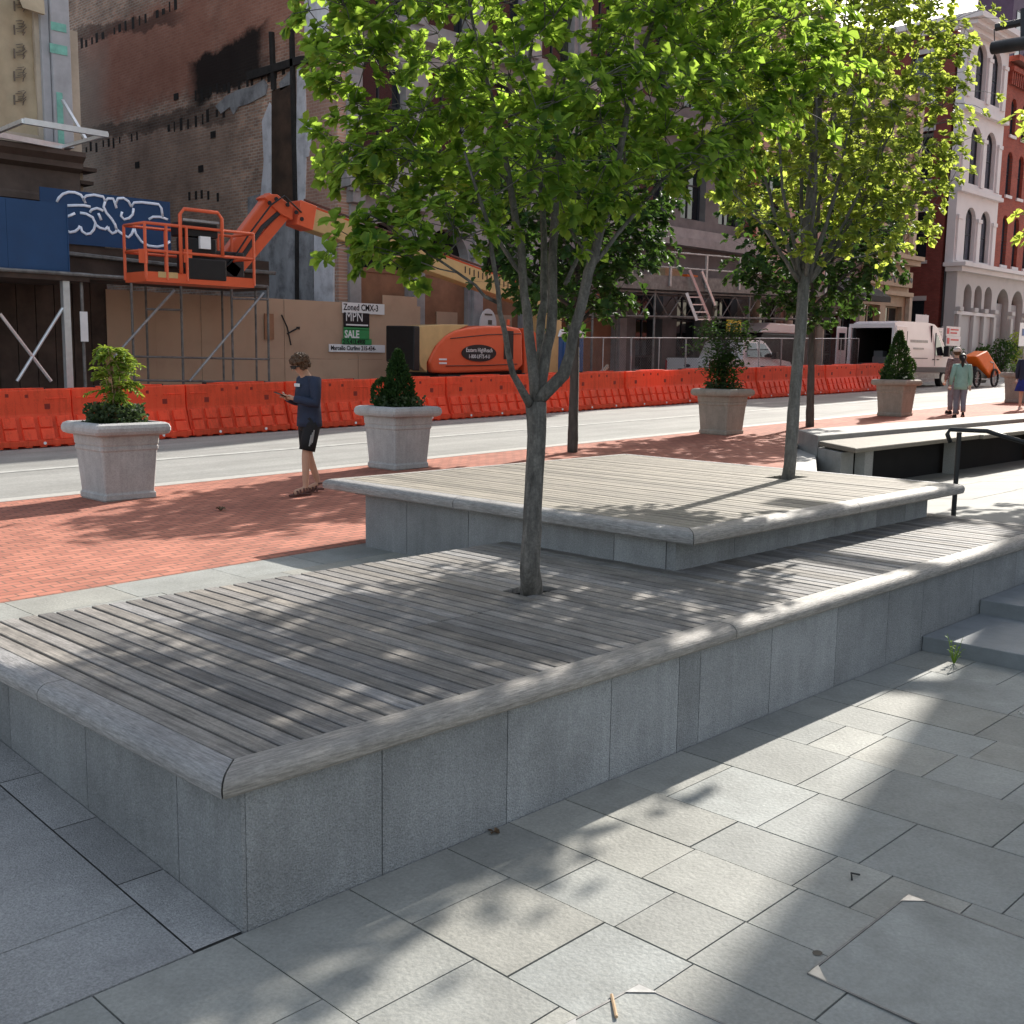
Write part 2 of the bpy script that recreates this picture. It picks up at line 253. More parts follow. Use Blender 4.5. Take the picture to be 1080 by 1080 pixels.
# ------------------------------------------------------------------ mesh builder
BASE = {}
class MB:
    def __init__(s): s.v = []; s.f = []; s.mi = []; s.cur = 0; s.T = None; s.st = []
    def add(s, vs, fs):
        o = len(s.v); s.st.append(o)
        for p in vs:
            p = Vector(p)
            s.v.append(s.T @ p if s.T is not None else p)
        for f in fs: s.f.append([i+o for i in f]); s.mi.append(s.cur)
        return s
    def box(s, a, b):
        x0, x1 = sorted((a[0], b[0])); y0, y1 = sorted((a[1], b[1])); z0, z1 = sorted((a[2], b[2]))
        return s.add([(x0,y0,z0),(x1,y0,z0),(x1,y1,z0),(x0,y1,z0),(x0,y0,z1),(x1,y0,z1),(x1,y1,z1),(x0,y1,z1)],
              [(0,3,2,1),(4,5,6,7),(0,1,5,4),(1,2,6,5),(2,3,7,6),(3,0,4,7)])
    def prism(s, poly, d, axis='y', at=0.):     # polygon in the two other axes, extruded along axis from at to at+d
        n = len(poly); vs = []
        for k in (at, at+d):
            for (a, b) in poly:
                vs.append({'y': (a, k, b), 'x': (k, a, b), 'z': (a, b, k)}[axis])
        fs = [list(range(n))[::-1], list(range(n, 2*n))]+[(i, (i+1) % n, n+(i+1) % n, n+i) for i in range(n)]
        return s.add(vs, fs)
    def tube(s, pts, r, n=8, cap=True):
        pts = [Vector(p) for p in pts]; rs = r if isinstance(r, (list, tuple)) else [r]*len(pts)
        vs = []; ref = None
        for i, p in enumerate(pts):
            d = (pts[min(i+1, len(pts)-1)]-pts[max(i-1, 0)])
            d = d.normalized() if d.length > 1e-9 else Vector((0,0,1))
            if ref is None:
                ref = Vector((0,0,1)) if abs(d.z) < .9 else Vector((1,0,0))
            a = (ref-d*ref.dot(d))
            a = a.normalized() if a.length > 1e-6 else d.orthogonal().normalized()
            ref = a; b = d.cross(a)
            for k in range(n):
                t = 2*math.pi*k/n; vs.append(p+(a*math.cos(t)+b*math.sin(t))*rs[i])
        fs = []
        for i in range(len(pts)-1):
            for k in range(n): fs.append((i*n+k, i*n+(k+1) % n, (i+1)*n+(k+1) % n, (i+1)*n+k))
        if cap: fs.append(list(range(n))[::-1]); fs.append([(len(pts)-1)*n+k for k in range(n)])
        return s.add(vs, fs)
    def bar(s, p0, p1, w, h, up=(0,0,1)):
        p0 = Vector(p0); p1 = Vector(p1); d = (p1-p0).normalized(); up = Vector(up)
        a = d.cross(up)
        a = a.normalized() if a.length > 1e-6 else d.orthogonal().normalized()
        b = a.cross(d); vs = []
        for p in (p0, p1):
            for sx, sy in ((-1,-1),(1,-1),(1,1),(-1,1)): vs.append(p+a*sx*w/2+b*sy*h/2)
        return s.add(vs, [(0,1,2,3),(7,6,5,4),(0,4,5,1),(1,5,6,2),(2,6,7,3),(3,7,4,0)])
    def ell(s, c, r, n=14, m=9):
        c = Vector(c); vs = [c+Vector((0,0,-r[2]))]; fs = []
        for j in range(1, m):
            ph = -math.pi/2+math.pi*j/m
            for k in range(n):
                t = 2*math.pi*k/n; vs.append(c+Vector((r[0]*math.cos(ph)*math.cos(t), r[1]*math.cos(ph)*math.sin(t), r[2]*math.sin(ph))))
        vs.append(c+Vector((0,0,r[2]))); top = len(vs)-1
        for k in range(n):
            fs.append((0, 1+(k+1) % n, 1+k)); fs.append((top, 1+(m-2)*n+k, 1+(m-2)*n+(k+1) % n))
        for j in range(m-2):
            for k in range(n): fs.append((1+j*n+k, 1+j*n+(k+1) % n, 1+(j+1)*n+(k+1) % n, 1+(j+1)*n+k))
        return s.add(vs, fs)
    def sqlathe(s, prof, cr=.12):               # square rings with clipped corners, prof = [(half, z)]
        vs = []; fs = []; n = 8
        for (h, z) in prof:
            c = h*cr
            for x, y in ((h,-h+c),(h,h-c),(h-c,h),(-h+c,h),(-h,h-c),(-h,-h+c),(-h+c,-h),(h-c,-h)): vs.append((x, y, z))
        for i in range(len(prof)-1):
            for k in range(n): fs.append((i*n+k, i*n+(k+1) % n, (i+1)*n+(k+1) % n, (i+1)*n+k))
        fs.append(list(range(n))[::-1]); fs.append([(len(prof)-1)*n+k for k in range(n)])
        return s.add(vs, fs)
    def grid_loft(s, secs, cap=True):           # list of rings with equal counts
        n = len(secs[0]); vs = [p for r in secs for p in r]; fs = []
        for i in range(len(secs)-1):
            for k in range(n): fs.append((i*n+k, i*n+(k+1) % n, (i+1)*n+(k+1) % n, (i+1)*n+k))
        if cap: fs.append(list(range(n))[::-1]); fs.append([(len(secs)-1)*n+k for k in range(n)])
        return s.add(vs, fs)
    def mesh(s, me, T=None):
        return s.add([(T @ v.co if T else v.co) for v in me.vertices], [list(p.vertices) for p in me.polygons])
    def facade(s, x0, x1, z0, z1, y0, y1, ops):  # wall slab with openings (xa,xb,za,zb,arched)
        xs = sorted({x0, x1, *[o[0] for o in ops], *[o[1] for o in ops]}); zl = sorted({z0, z1, *[o[2] for o in ops], *[o[3] for o in ops]})
        for j in range(len(zl)-1):
            run = None
            for i in range(len(xs)-1):
                cx = (xs[i]+xs[i+1])/2; cz = (zl[j]+zl[j+1])/2
                hole = any(o[0] < cx < o[1] and o[2] < cz < o[3] for o in ops)
                if not hole: run = [xs[i], xs[i+1]] if run is None else [run[0], xs[i+1]]
                if run and (hole or i == len(xs)-2): s.box((run[0], y0, zl[j]), (run[1], y1, zl[j+1])); run = None
        for o in ops:
            if len(o) > 4 and o[4]:
                xa, xb, _, zb = o[:4]; r = (xb-xa)/2; xm = (xa+xb)/2; rz = r*o[4]
                for sg in (-1, 1):
                    arc = [(xm+sg*r*math.cos(t), zb-rz+rz*math.sin(t)) for t in np.linspace(0, math.pi/2, 8)]
                    poly = arc+[(xm+sg*r, zb)]
                    s.prism(poly if sg < 0 else poly[::-1], (y1-y0)*.98, 'y', y0+.003)
        return s
    def build(s, name, m, parent=None, loc=None, smooth=False, bevel=0, seg=2):
        base = Vector((0,0,0))
        if parent is not None: base = BASE[parent.name]
        elif loc is not None: base = Vector(loc)
        me = bpy.data.meshes.new(name); me.from_pydata([tuple(v-base) for v in s.v], [], s.f); me.update()
        ms = m if isinstance(m, (list, tuple)) else [m]
        for q in ms: me.materials.append(M[q] if isinstance(q, str) else q)
        if len(ms) > 1: me.polygons.foreach_set('material_index', s.mi)
        if smooth: me.polygons.foreach_set('use_smooth', [True]*len(me.polygons))
        bm = bmesh.new(); bm.from_mesh(me); bmesh.ops.recalc_face_normals(bm, faces=bm.faces); bm.to_mesh(me); bm.free()
        o = bpy.data.objects.new(name, me); C.objects.link(o)
        if parent is not None: o.parent = parent
        else: o.location = base
        if bevel:
            b = o.modifiers.new('bevel', 'BEVEL'); b.width = bevel; b.segments = seg; b.limit_method = 'ANGLE'; b.angle_limit = R_(40)
        BASE[o.name] = base
        return o
def _each(self, name, m, parent=None, per=1, **k):
    n = len(self.f)//per if per else 0
    # pieces: connected runs of vertices, 'per' consecutive shapes to a piece
    starts = self.st+[len(self.v)]; out = []
    for i in range(0, len(self.st), per):
        a, z = starts[i], starts[min(i+per, len(self.st))]
        q = MB(); q.v = self.v[a:z]; q.f = [[j-a for j in f] for f in self.f if a <= f[0] < z]; q.mi = [0]*len(q.f)
        out.append(q.build(name, m, parent, **k))
    return out
MB.each = _each
def thing(name, label, cat, loc=(0,0,0), group=None):
    o = bpy.data.objects.new(name, None); C.objects.link(o); o.location = loc; o.empty_display_size = .2
    BASE[o.name] = Vector(loc); o['label'] = label; o['category'] = cat
    if group: o['group'] = group
    return o
def tag(o, label, cat, group=None):
    o['label'] = label; o['category'] = cat
    if group: o['group'] = group
    return o
def struct(o, kind='structure'): o['kind'] = kind; return o
def dup(root, loc, label, group=None, rotz=None):
    r = root.copy(); C.objects.link(r); r.location = loc; r['label'] = label
    if rotz is not None: r.rotation_euler = (0,0,rotz)
    if group: r['group'] = group
    BASE[r.name] = Vector(loc)
    for ch in list(root.children):
        c = ch.copy(); C.objects.link(c); c.parent = r
        for g in ch.children:
            d = g.copy(); C.objects.link(d); d.parent = c
    return r
def text_mesh(t, size, align='LEFT', ext=.004, sx=1.0, bold=0):
    cu = bpy.data.curves.new('t', 'FONT'); cu.body = t; cu.size = size; cu.extrude = ext; cu.align_x = align; cu.offset = bold; cu.resolution_u = 2
    o = bpy.data.objects.new('t', cu); C.objects.link(o)
    dg = bpy.context.evaluated_depsgraph_get(); me = bpy.data.meshes.new_from_object(o.evaluated_get(dg))
    bpy.data.objects.remove(o); bpy.data.curves.remove(cu)
    for v in me.vertices: v.co.x *= sx
    return me
FRONT = lambda p: Matrix(((1,0,0,p[0]),(0,0,-1,p[1]),(0,1,0,p[2]),(0,0,0,1)))     # text plane facing -Y

# ------------------------------------------------------------------ light
PHI = R_(13); EL = R_(32)
S = Vector((math.cos(EL)*math.cos(PHI), math.cos(EL)*math.sin(PHI), math.sin(EL)))
w = bpy.data.worlds.new('World'); SC.world = w; w.use_nodes = True
nt = w.node_tree; bg = nt.nodes['Background']; sky = nt.nodes.new('ShaderNodeTexSky'); sky.sky_type = 'NISHITA'; sky.sun_disc = False
sky.sun_elevation = EL; sky.sun_rotation = R_(90)-PHI; sky.air_density = 1.3; sky.dust_density = 2.5; sky.ozone_density = 1.0
hsv = nt.nodes.new('ShaderNodeHueSaturation'); hsv.inputs['Saturation'].default_value = .6
nt.links.new(sky.outputs[0], hsv.inputs['Color']); nt.links.new(hsv.outputs[0], bg.inputs[0]); bg.inputs[1].default_value = .15
sun = bpy.data.lights.new('sun', 'SUN'); sun.energy = 5.0; sun.angle = R_(.53); sun.color = (1, .95, .87)
so = bpy.data.objects.new('sun', sun); C.objects.link(so); so.rotation_euler = (-S).to_track_quat('-Z', 'Y').to_euler()
SC.view_settings.view_transform = 'Standard'; SC.view_settings.look = 'None'; SC.view_settings.exposure = .85; SC.view_settings.gamma = 1
SC.cycles.max_bounces = 8; SC.cycles.transparent_max_bounces = 8

# ================================================================== GROUND
LZ = -.38
def sheet(name, x0, x1, y0, y1, zf, m, nx=2):
    b = MB(); xs = np.linspace(x0, x1, nx)
    for i in range(nx-1): b.add([(xs[i],y0,zf(xs[i],y0)),(xs[i+1],y0,zf(xs[i+1],y0)),(xs[i+1],y1,zf(xs[i+1],y1)),(xs[i],y1,zf(xs[i],y1))], [(0,1,2,3)])
    return struct(b.build(name, m))
b = MB(); b.add([(-900,-900,-2.2),(900,-900,-2.2),(900,900,-2.2),(-900,900,-2.2)], [(0,1,2,3)]); struct(b.build('ground', 'earth'))
SX0, SX1 = -60, 260
b = MB()
b.add([(x, y, zs(x)) for x, y in ((SX0,8.38),(14.75,8.38),(18.9,10.74),(44.9,10.74),(44.9,8.38),(SX1,8.38),(SX1,13.7),(SX0,13.7))], [tuple(range(8))])
struct(b.build('brick_pavement', 'brickpave'))
sheet('road', SX0, SX1, 13.98, 23.0, lambda x, y: zs(x)-.012, 'road')
sheet('road_marking', SX0, SX1, 16.78, 16.98, lambda x, y: zs(x)-.006, 'roadline')
b = MB()
for x in np.arange(SX0, SX1, 2.4):
    b.prism([(x+.004, zs(x)-.3),(x+2.396, zs(x+2.4)-.3),(x+2.396, zs(x+2.4)+.004),(x+.004, zs(x)+.004)], .28, 'y', 13.7)
struct(b.build('kerb', 'kerb'))
b = MB()
b.prism([(SX0, zs(SX0)-1),(SX1, zs(SX1)-1),(SX1, zs(SX1)+.13),(SX0, zs(SX0)+.13)], 30, 'y', 23.0); struct(b.build('far_pavement', 'walk'))

def ashlar(b, x0, x1, y0, y1, zf, rows, lens, gap=.007, along='y', keep=None, th=.05):
    """slabs in rows that run along one axis, widths and lengths varied; real slabs with open joints"""
    a = x0 if along == 'y' else y0; a1 = x1 if along == 'y' else y1
    while a < a1:
        wd = min(random.choice(rows), a1-a)
        if a1-a-wd < .3: wd = a1-a
        t = (y0 if along == 'y' else x0)-random.random()*.8; t1 = y1 if along == 'y' else x1; t0 = y0 if along == 'y' else x0
        while t < t1:
            ln = random.choice(lens)
            if t1-(t+ln) < .28: ln = t1-t
            s0 = max(t, t0); s1 = min(t+ln, t1); t += ln
            if s1-s0 < .05: continue
            xa, xb, ya, yb = (a, a+wd, s0, s1) if along == 'y' else (s0, s1, a, a+wd)
            if keep and not keep((xa+xb)/2, (ya+yb)/2): continue
            g = gap/2; e = random.uniform(-.0015, .0015)
            q = [(xa+g,ya+g),(xb-g,ya+g),(xb-g,yb-g),(xa+g,yb-g)]
            b.add([(x,y,zf(x,y)-th) for x,y in q]+[(x,y,zf(x,y)+e) for x,y in q], [(4,5,6,7),(0,1,5,4),(1,2,6,5),(2,3,7,6),(3,0,4,7)])
        a += wd
# lower plaza: big slate slabs (with two paved-over hatches left open for their frames)
H1 = (1.02, 1.92, .96, 1.86); H2 = (1.9, 2.85, .45, 1.38)
lowz = lambda x, y: LZ
b = MB()
ashlar(b, -7, 8.15, -7, 3.47, lowz, [.4,.48,.55,.6], [.26,.34,.42,.52,.62,.75], keep=None)
struct(b.build('slate_paving', 'slate'))
b = MB(); b.add([(-60,-60,LZ-.014),(8.2,-60,LZ-.014),(8.2,3.6,LZ-.014),(-60,3.6,LZ-.014)], [(0,1,2,3)]); struct(b.build('paving_bed', 'joint'))
# granite ramp on the left, climbing to the street
rz = lambda x, y: LZ+(y-3.47)*.0715 if y < 8.2 else LZ+(8.2-3.47)*.0715
b = MB(); ashlar(b, -7, 1.94, 3.475, 7.195, rz, [.62,.66], [.8,1.0,1.2], gap=.005)
for i in range(6): b.add([(1.945+dx, 3.48+i*.6+dy, rz(0, 3.48+i*.6+dy)) for dx, dy in ((0,.003),(.2,.003),(.2,.597),(0,.597))], [(0,1,2,3)])
struct(b.build('granite_ramp', 'granite'))
b = MB(); b.add([(-60,3.462,LZ-.012),(2.2,3.462,LZ-.012),(2.2,7.195,rz(0,7.195)-.012),(-60,7.195,rz(0,7.195)-.012)], [(0,1,2,3)]); struct(b.build('ramp_bed', 'joint'))
# pale slate strip between the platforms and the brick
b = MB(); ashlar(b, -7, 11.2, 7.2, 8.37, lambda x, y: zs(x)+.002, [.55,.62], [.8,.95,1.1], along='x')
ashlar(b, 2.15, 6.6, 6.36, 7.2, lambda x, y: zs(x)+.002, [.45], [.8,.95,1.1], along='x')
struct(b.build('slate_strip', 'slate'))
b = MB()
for xa, xb, ya in ((-60, 2.16, 7.2), (2.16, 11.2, 6.2)): b.add([(xa,ya,zs(xa)-.02),(xb,ya,zs(xb)-.02),(xb,8.4,zs(xb)-.02),(xa,8.4,zs(xa)-.02)], [(0,1,2,3)])
struct(b.build('strip_bed', 'joint'))
# steps and the upper plaza on the right
TZ = [LZ+.115, LZ+.235, LZ+.35]; TXX = [8.15, 9.25, 10.35, 11.5]
for i in range(3):
    b = MB(); y = 3.47
    while y > -12:
        b.box((TXX[i], y-1.496, LZ-.3), (TXX[i+1]+.3 if i < 2 else 11.5, y, TZ[i])); y -= 1.5
    struct(b.build('plaza_step', 'step', bevel=.006))
PZ = TZ[2]
pz = lambda x, y: PZ-.3*min(1, max(0, (y-4.6)/3.6))
b = MB(); ashlar(b, 11.5, 60, -12, 4.6, pz, [1.5,1.8], [1.8,2.4], gap=.01); ashlar(b, 11.5, 60, 4.6, 8.2, pz, [1.5,1.8], [1.2,1.8], gap=.01); ashlar(b, 11.5, 60, 8.2, 9.6, pz, [1.5,1.8], [1.4], gap=.01); ashlar(b, 15.5, 18.7, 9.6, 10.5, pz, [1.5,1.8], [1.4], gap=.01)
struct(b.build('upper_plaza', 'plaza'))
b = MB(); b.prism([(-12,-.8),(-12,PZ-.03),(4.6,PZ-.03),(8.2,PZ-.33),(10.6,PZ-.33),(10.6,-.8)], 48.52, 'x', 11.48); struct(b.build('plaza_bed', 'joint'))
b = MB(); b.prism([(11.2,-.8),(14.75,-.8),(14.75,zs(14.75)-.004),(11.2,zs(11.2)-.004)], .28, 'y', 8.1)
b.grid_loft([[(x, y, z) for x, y in ((14.75,8.1),(14.9,8.1),(19.0,10.4),(18.9,10.74),(14.75,8.38))] for z in (-.8, .14)])
struct(b.build('retaining_kerb', 'kerb'))
b = MB(); b.box((60.02,-60,-.6),(200,9.6,zs(60))); struct(b.build('far_plaza', 'plaza'))

# ================================================================== PLATFORMS
def bull(w, h, n=7):       # bullnose section: (outward, z) from inner top to inner bottom; outward 0 at inner edge
    pts = [(0, 0), (w-.06, -.003)]
    for t in np.linspace(math.pi/2, 0, n): pts.append((w-.06+.06*math.cos(t), -.053+.05*math.sin(t)))
    pts += [(w-.004, -h+.012), (w-.015, -h), (0, -h)]
    return pts
def cap_x(b, x0, x1, yin, ztop, wd, h, sgn=-1, mit=(0,0)):
    sec = bull(wd, h); rings = []
    for x, mi in ((x0, mit[0]), (x1, mit[1])):
        rings.append([(x+mi*o, yin+sgn*o, ztop+z) for o, z in sec])
    b.grid_loft(rings)
def cap_y(b, y0, y1, xin, ztop, wd, h, sgn=-1, mit=(0,0)):
    sec = bull(wd, h); rings = []
    for y, mi in ((y0, mit[0]), (y1, mit[1])):
        rings.append([(xin+sgn*o, y+mi*o, ztop+z) for o, z in sec])
    b.grid_loft(rings)
# ---- lower platform
DZ = .282
dk = thing('timber_platform', 'lower and nearer grey timber-topped granite platform with a tree growing through it', 'platform', (6.6, 4.9, LZ))
X0, X1, Y0, Y1 = 2.17, 11.05, 3.55, 6.36
b = MB(); random.seed(3); x = X0+.006
TH = (5.17, 5.40, 4.79, 5.01)
while x < X1-.03:
    wd = .1085
    x2 = min(x+wd-.016, X1); segs = [(Y0+.005, Y1)]
    if TH[0] < x2 and x < TH[1]: segs = [(Y0+.005, TH[2]), (TH[3], Y1)]
    elif 3.95 < x < 5.1: segs = [(Y0+.005, 4.655), (4.662, Y1)]
    for (ya, yb) in segs:
        e = random.uniform(-.002, .002); b.box((x, ya, DZ-.04), (x2, yb, DZ+e))
    x += wd
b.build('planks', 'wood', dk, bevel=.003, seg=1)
b = MB(); xx = [X0+.002, 5.44, 8.65, X1+.12]
for i in range(3): cap_x(b, xx[i]+.003, xx[i+1]-.004, Y0, DZ+.002, .135, .092, -1, (-1 if i == 0 else 0, 0))
b.each('front_nosing', 'cap', dk, smooth=False)
b = MB(); ends = [Y0-.0, 5.0, Y1]
for i in range(2): cap_y(b, ends[i]+(.004 if i else 0), ends[i+1]-.004, X0-.004, DZ+.002, .135, .092, -1, (-1 if i == 0 else 0, 0))
b.each('side_nosing', 'capy', dk)
b = MB(); b.box((X0+.01, Y0-.0, DZ-.17), (X1-.0, Y1-.01, DZ-.045)); b.build('subframe', 'void', dk)
b = MB()
jx = [2.168]+[F(u, 800, 3.475).x for u in (403, 535, 643, 713, 735, 808, 875, 927, 962)]; jx += [jx[-1]+.95*k for k in range(1, 4) if jx[-1]+.95*k < 11]+[11.1]
for i in range(len(jx)-1): b.box((jx[i]+.003, 3.475, LZ-.2), (jx[i+1]-.003, 3.56, DZ-.092))
jy = [3.475]+[G(u, 850, 2.15).y for u in (187, 93, 15)]; jy = [y for y in jy+[jy[-1]+.9] if y < 6.2]+[6.36]
jy = [3.472]+jy[1:]
for i in range(len(jy)-1): b.box((2.15, jy[i]+.003, LZ-.2), (2.168, jy[i+1]-.003, DZ-.092))
for i in range(9): b.box((2.17+i*.985, 6.29, LZ-.2), (2.17+i*.985+.979, 6.352, DZ-.045))
b.box((11.04, 3.57, LZ-.2), (11.1, 6.28, DZ-.092))
b.build('granite_wall', 'clad', dk)
b = MB(); b.box((2.2, 3.52, LZ-.2), (11.03, 6.3, DZ-.18)); b.build('core', 'joint', dk)
# ---- upper platform
UZ = .605
uk = thing('timber_platform', 'raised farther square timber-topped platform overhanging its granite plinth', 'platform', (8.8, 6.6, 0))
A0, A1, B0, B1 = 6.56, 10.98, 4.56, 8.62
b = MB(); x = A0+.006; TB = (10.1, 10.4, 5.78, 6.06)
while x < A1-.03:
    x2 = min(x+.095, A1); segs = [(B0+.005, B1)]
    if TB[0] < x2 and x < TB[1]: segs = [(B0+.005, TB[2]), (TB[3], B1)]
    for ya, yb in segs: b.box((x, ya, UZ-.04), (x2, yb, UZ+random.uniform(-.002,.002)))
    x += .1085
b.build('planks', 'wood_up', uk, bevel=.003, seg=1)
b = MB(); xx = [A0+.002, 8.9, A1]
for i in range(2): cap_x(b, xx[i]+.003, xx[i+1]-.004, B0, UZ+.002, .15, .098, -1, (-1 if i == 0 else 0, 1 if i == 1 else 0))
b.each('front_nosing', 'cap', uk)
b = MB(); yy = [B0, 6.9, B1]
for i in range(2): cap_y(b, yy[i]+.004*i, yy[i+1]-.004, A0-.004, UZ+.002, .15, .098, -1, (-1 if i == 0 else 0, 1 if i == 1 else 0))
for i in range(2): cap_y(b, yy[i]+.004*i, yy[i+1]-.004, A1+.004, UZ+.002, .15, .098, 1, (-1 if i == 0 else 0, 1 if i == 1 else 0))
b.each('side_nosing', 'capy', uk)
b = MB(); cap_x(b, A0, A1, B1, UZ+.002, .15, .098, 1, (-1, 1)); b.build('rear_nosing', 'cap', uk)
b = MB(); b.box((A0+.06, B0+.1, UZ-.14), (A1-.06, B1-.1, UZ-.045)); b.build('subframe', 'void', uk)
b = MB()
ux = [6.52, 7.3, 8.1, 8.9, 9.7, 10.3, 10.8]
for i in range(6): b.box((ux[i]+.003, 4.64, DZ-.06), (ux[i+1]-.003, 4.72, UZ-.098))
uy = [4.725]+[G(u, 560, 6.52).y for u in (648, 494, 429)]+[8.24]
for i in range(4): b.box((6.52, uy[i]+.003, -.4), (6.6, uy[i+1]-.003, UZ-.098))
b.box((10.72, 4.73, -.4), (10.8, 8.23, UZ-.12)); b.box((6.61, 8.15, -.4), (10.71, 8.23, UZ-.12))
b.build('granite_wall', 'clad', uk)
b = MB(); b.box((6.58, 4.7, -.4), (10.75, 8.18, UZ-.175)); b.build('core', 'joint', uk)

# ---- bench block far right
bk = thing('granite_bench', 'long granite retaining block with a pale timber bench seat built along it', 'bench', (22, 9.5, PZ))
bt = .5
poly = [(17.75, 9.67), (45, 9.75), (45, 10.8), (18.95, 10.75)]
b = MB(); b.prism(poly, bt+.5, 'z', -.5); b.build('granite_block', 'benchstone', bk, bevel=.015)
b = MB(); b.prism([(17.72, 9.64),(17.15, 9.05),(16.95, 8.8),(17.4,8.8),(17.9,9.64)], .7, 'z', -.4)
b.prism([(17.45, 8.62),(17.75,8.62),(17.75,8.8),(17.45,8.8)], .7, 'z', -.4); b.build('end_pier', 'benchstone', bk)
b = MB()
for xa, xb in ((17.0, 22), (22.01, 28), (28.01, 36), (36.01, 45)):
    o = .55 if xa < 17.2 else 0
    b.prism([(xa-.3 if o else xa, 8.42),(xb, 8.5),(xb, 9.62),(xa+.65 if o else xa, 9.6)], .085, 'z', .33)
b.build('seat', 'wood_up', bk, bevel=.02)
b = MB()
for x in (21.2, 25.6, 30, 35, 40): b.box((x, 8.62, -.4), (x+.2, 8.86, .325))
b.each('bracket', 'benchstone', bk)
b = MB(); b.box((18.05, 8.95, -.4), (45, 9.64, .322)); b.build('under_seat_shade', 'void', bk)  # solid black block, painted in for the shade under the seat

# ---- handrail
hr = thing('handrail', 'black steel handrail with a bent top rail beside the raised platform', 'handrail', (12.25, 4.85, PZ))
p0 = F(1012, 453, 4.85); 
b = MB(); b.tube([(p0.x, 4.85, PZ-.05), (p0.x, 4.85, p0.z-.03)], .026, 10); b.build('post', 'black', hr)
q1 = Vector((p0.x+.16, 4.62, p0.z-.01)); q2 = Vector((p0.x+1.2, 3.0, p0.z-.55))
b = MB(); b.tube([(p0.x-.1, 4.9, p0.z-.14), (p0.x-.12, 4.93, p0.z-.05), (p0.x-.08, 4.92, p0.z), tuple(q1), tuple(q1.lerp(q2, .1)), tuple(q2)], .024, 10); b.build('top_rail', 'black', hr, smooth=True)
b = MB(); b.tube([tuple(q2-Vector((0,0,.02))), (q2.x, q2.y, PZ-.05)], .026, 10); b.build('post', 'black', hr)

# ---- hatches let into the slate, litter, weed
def onl(u, v, z=LZ):
    w_ = ray(u, v); p = w_*((z-CZ)/w_.z); p.z = z; return p
def hatch(cs, lab):
    t = thing('access_hatch', lab, 'hatch', cs[0])
    b = MB(); n = len(cs); ctr = sum(cs, Vector())/n; q = [c.lerp(ctr, .012)+Vector((0,0,.0035)) for c in cs]; b.add(q+[v-Vector((0,0,.02)) for v in q], [tuple(range(n))]+[(i, (i+1) % n, n+(i+1) % n, n+i) for i in range(n)]); b.build('cover_slab', 'slate', t)
    b = MB()
    for i in range(n): b.bar(cs[i]+Vector((0,0,.004)), cs[(i+1) % n]+Vector((0,0,.004)), .008, .004); 
    b.build('frame', 'galvd', t)
    b = MB()
    for i in range(n):
        d1 = (cs[(i+1) % n]-cs[i]).normalized(); d0 = (cs[i-1]-cs[i]).normalized(); z = Vector((0,0,.0075))
        b.add([cs[i]+z, cs[i]+d1*.075+z, cs[i]+d0*.075+z], [(0,1,2)])
    b.each('corner_plate', 'steelmark', t)
c0 = onl(852, 1028); c1 = onl(958, 945); dx = (onl(1079, 990)-c1).normalized()*1.0
hatch([c0, c1, c1+dx, c0+dx], 'paved access hatch outlined by thin steel with corner plates, at the right of the slate')
c0 = onl(590, 1085); c1 = onl(674, 1040); dx = (onl(750, 1075)-c1).normalized()*.9
hatch([c0, c1, c1+dx, c0+dx], 'paved access hatch cut off by the lower edge of the view')
b = MB(); b.tube([onl(645, 1051)+Vector((0,0,.006)), onl(650, 1076)+Vector((0,0,.012))], .006, 6); tag(b.build('twig', 'stick'), 'pale snapped twig lying on the slate beside a hatch corner', 'twig')
b = MB(); c = onl(862, 1006)
b.add([c+Vector((math.cos(t)*.022, math.sin(t)*.018, .004)) for t in np.linspace(0, 6.28, 10)[:-1]], [list(range(9))]); tag(b.build('paving_stain', 'black'), 'small black gum spot on the slate left of the hatch', 'gum spot')
def curl(name, u, v, s, lab, m='deadleaf'):
    c = onl(u, v); b = MB()
    for k in range(5):
        a = random.random()*6.28; d = Vector((math.cos(a), math.sin(a), 0)); e = Vector((-d.y, d.x, 0))
        b.add([c+Vector((0,0,.004)), c+d*s*.6+e*s*.35+Vector((0,0,s*.5)), c+d*s+Vector((0,0,.006)), c+d*s*.6-e*s*.35+Vector((0,0,s*.3))], [(0,1,2,3)])
    tag(b.build(name, m), lab, 'dead leaf')
curl('dead_leaf', 521, 878, .035, 'curled dead leaf on the slate against the platform wall')
curl('dead_leaf', 1078, 753, .03, 'scrap of pale litter on the slate at the right edge', 'capw')
b = MB(); c = onl(902, 927); b.tube([c+Vector((-.03,0,.006)), c+Vector((0,.02,.02)), c+Vector((.04,0,.006))], .004, 5); tag(b.build('twig', 'black'), 'tiny dark curved twig on shaded slate above the hatch', 'twig')
b = MB(); c = Vector((6.75, 11.2, zs(6.75)))
for k in range(6):
    a = k*1.05; d = Vector((math.cos(a), math.sin(a), 0)); e = Vector((-d.y, d.x, 0)); b.add([c, c+d*.035+e*.025+Vector((0,0,.05)), c+d*.065+Vector((0,0,.02)), c+d*.035-e*.025+Vector((0,0,.03))], [(0,1,2,3)])
tag(b.build('dead_leaf', 'deadleaf', loc=tuple(c)), 'small dark curled leaf lying on the red brick left of the man', 'dead leaf')
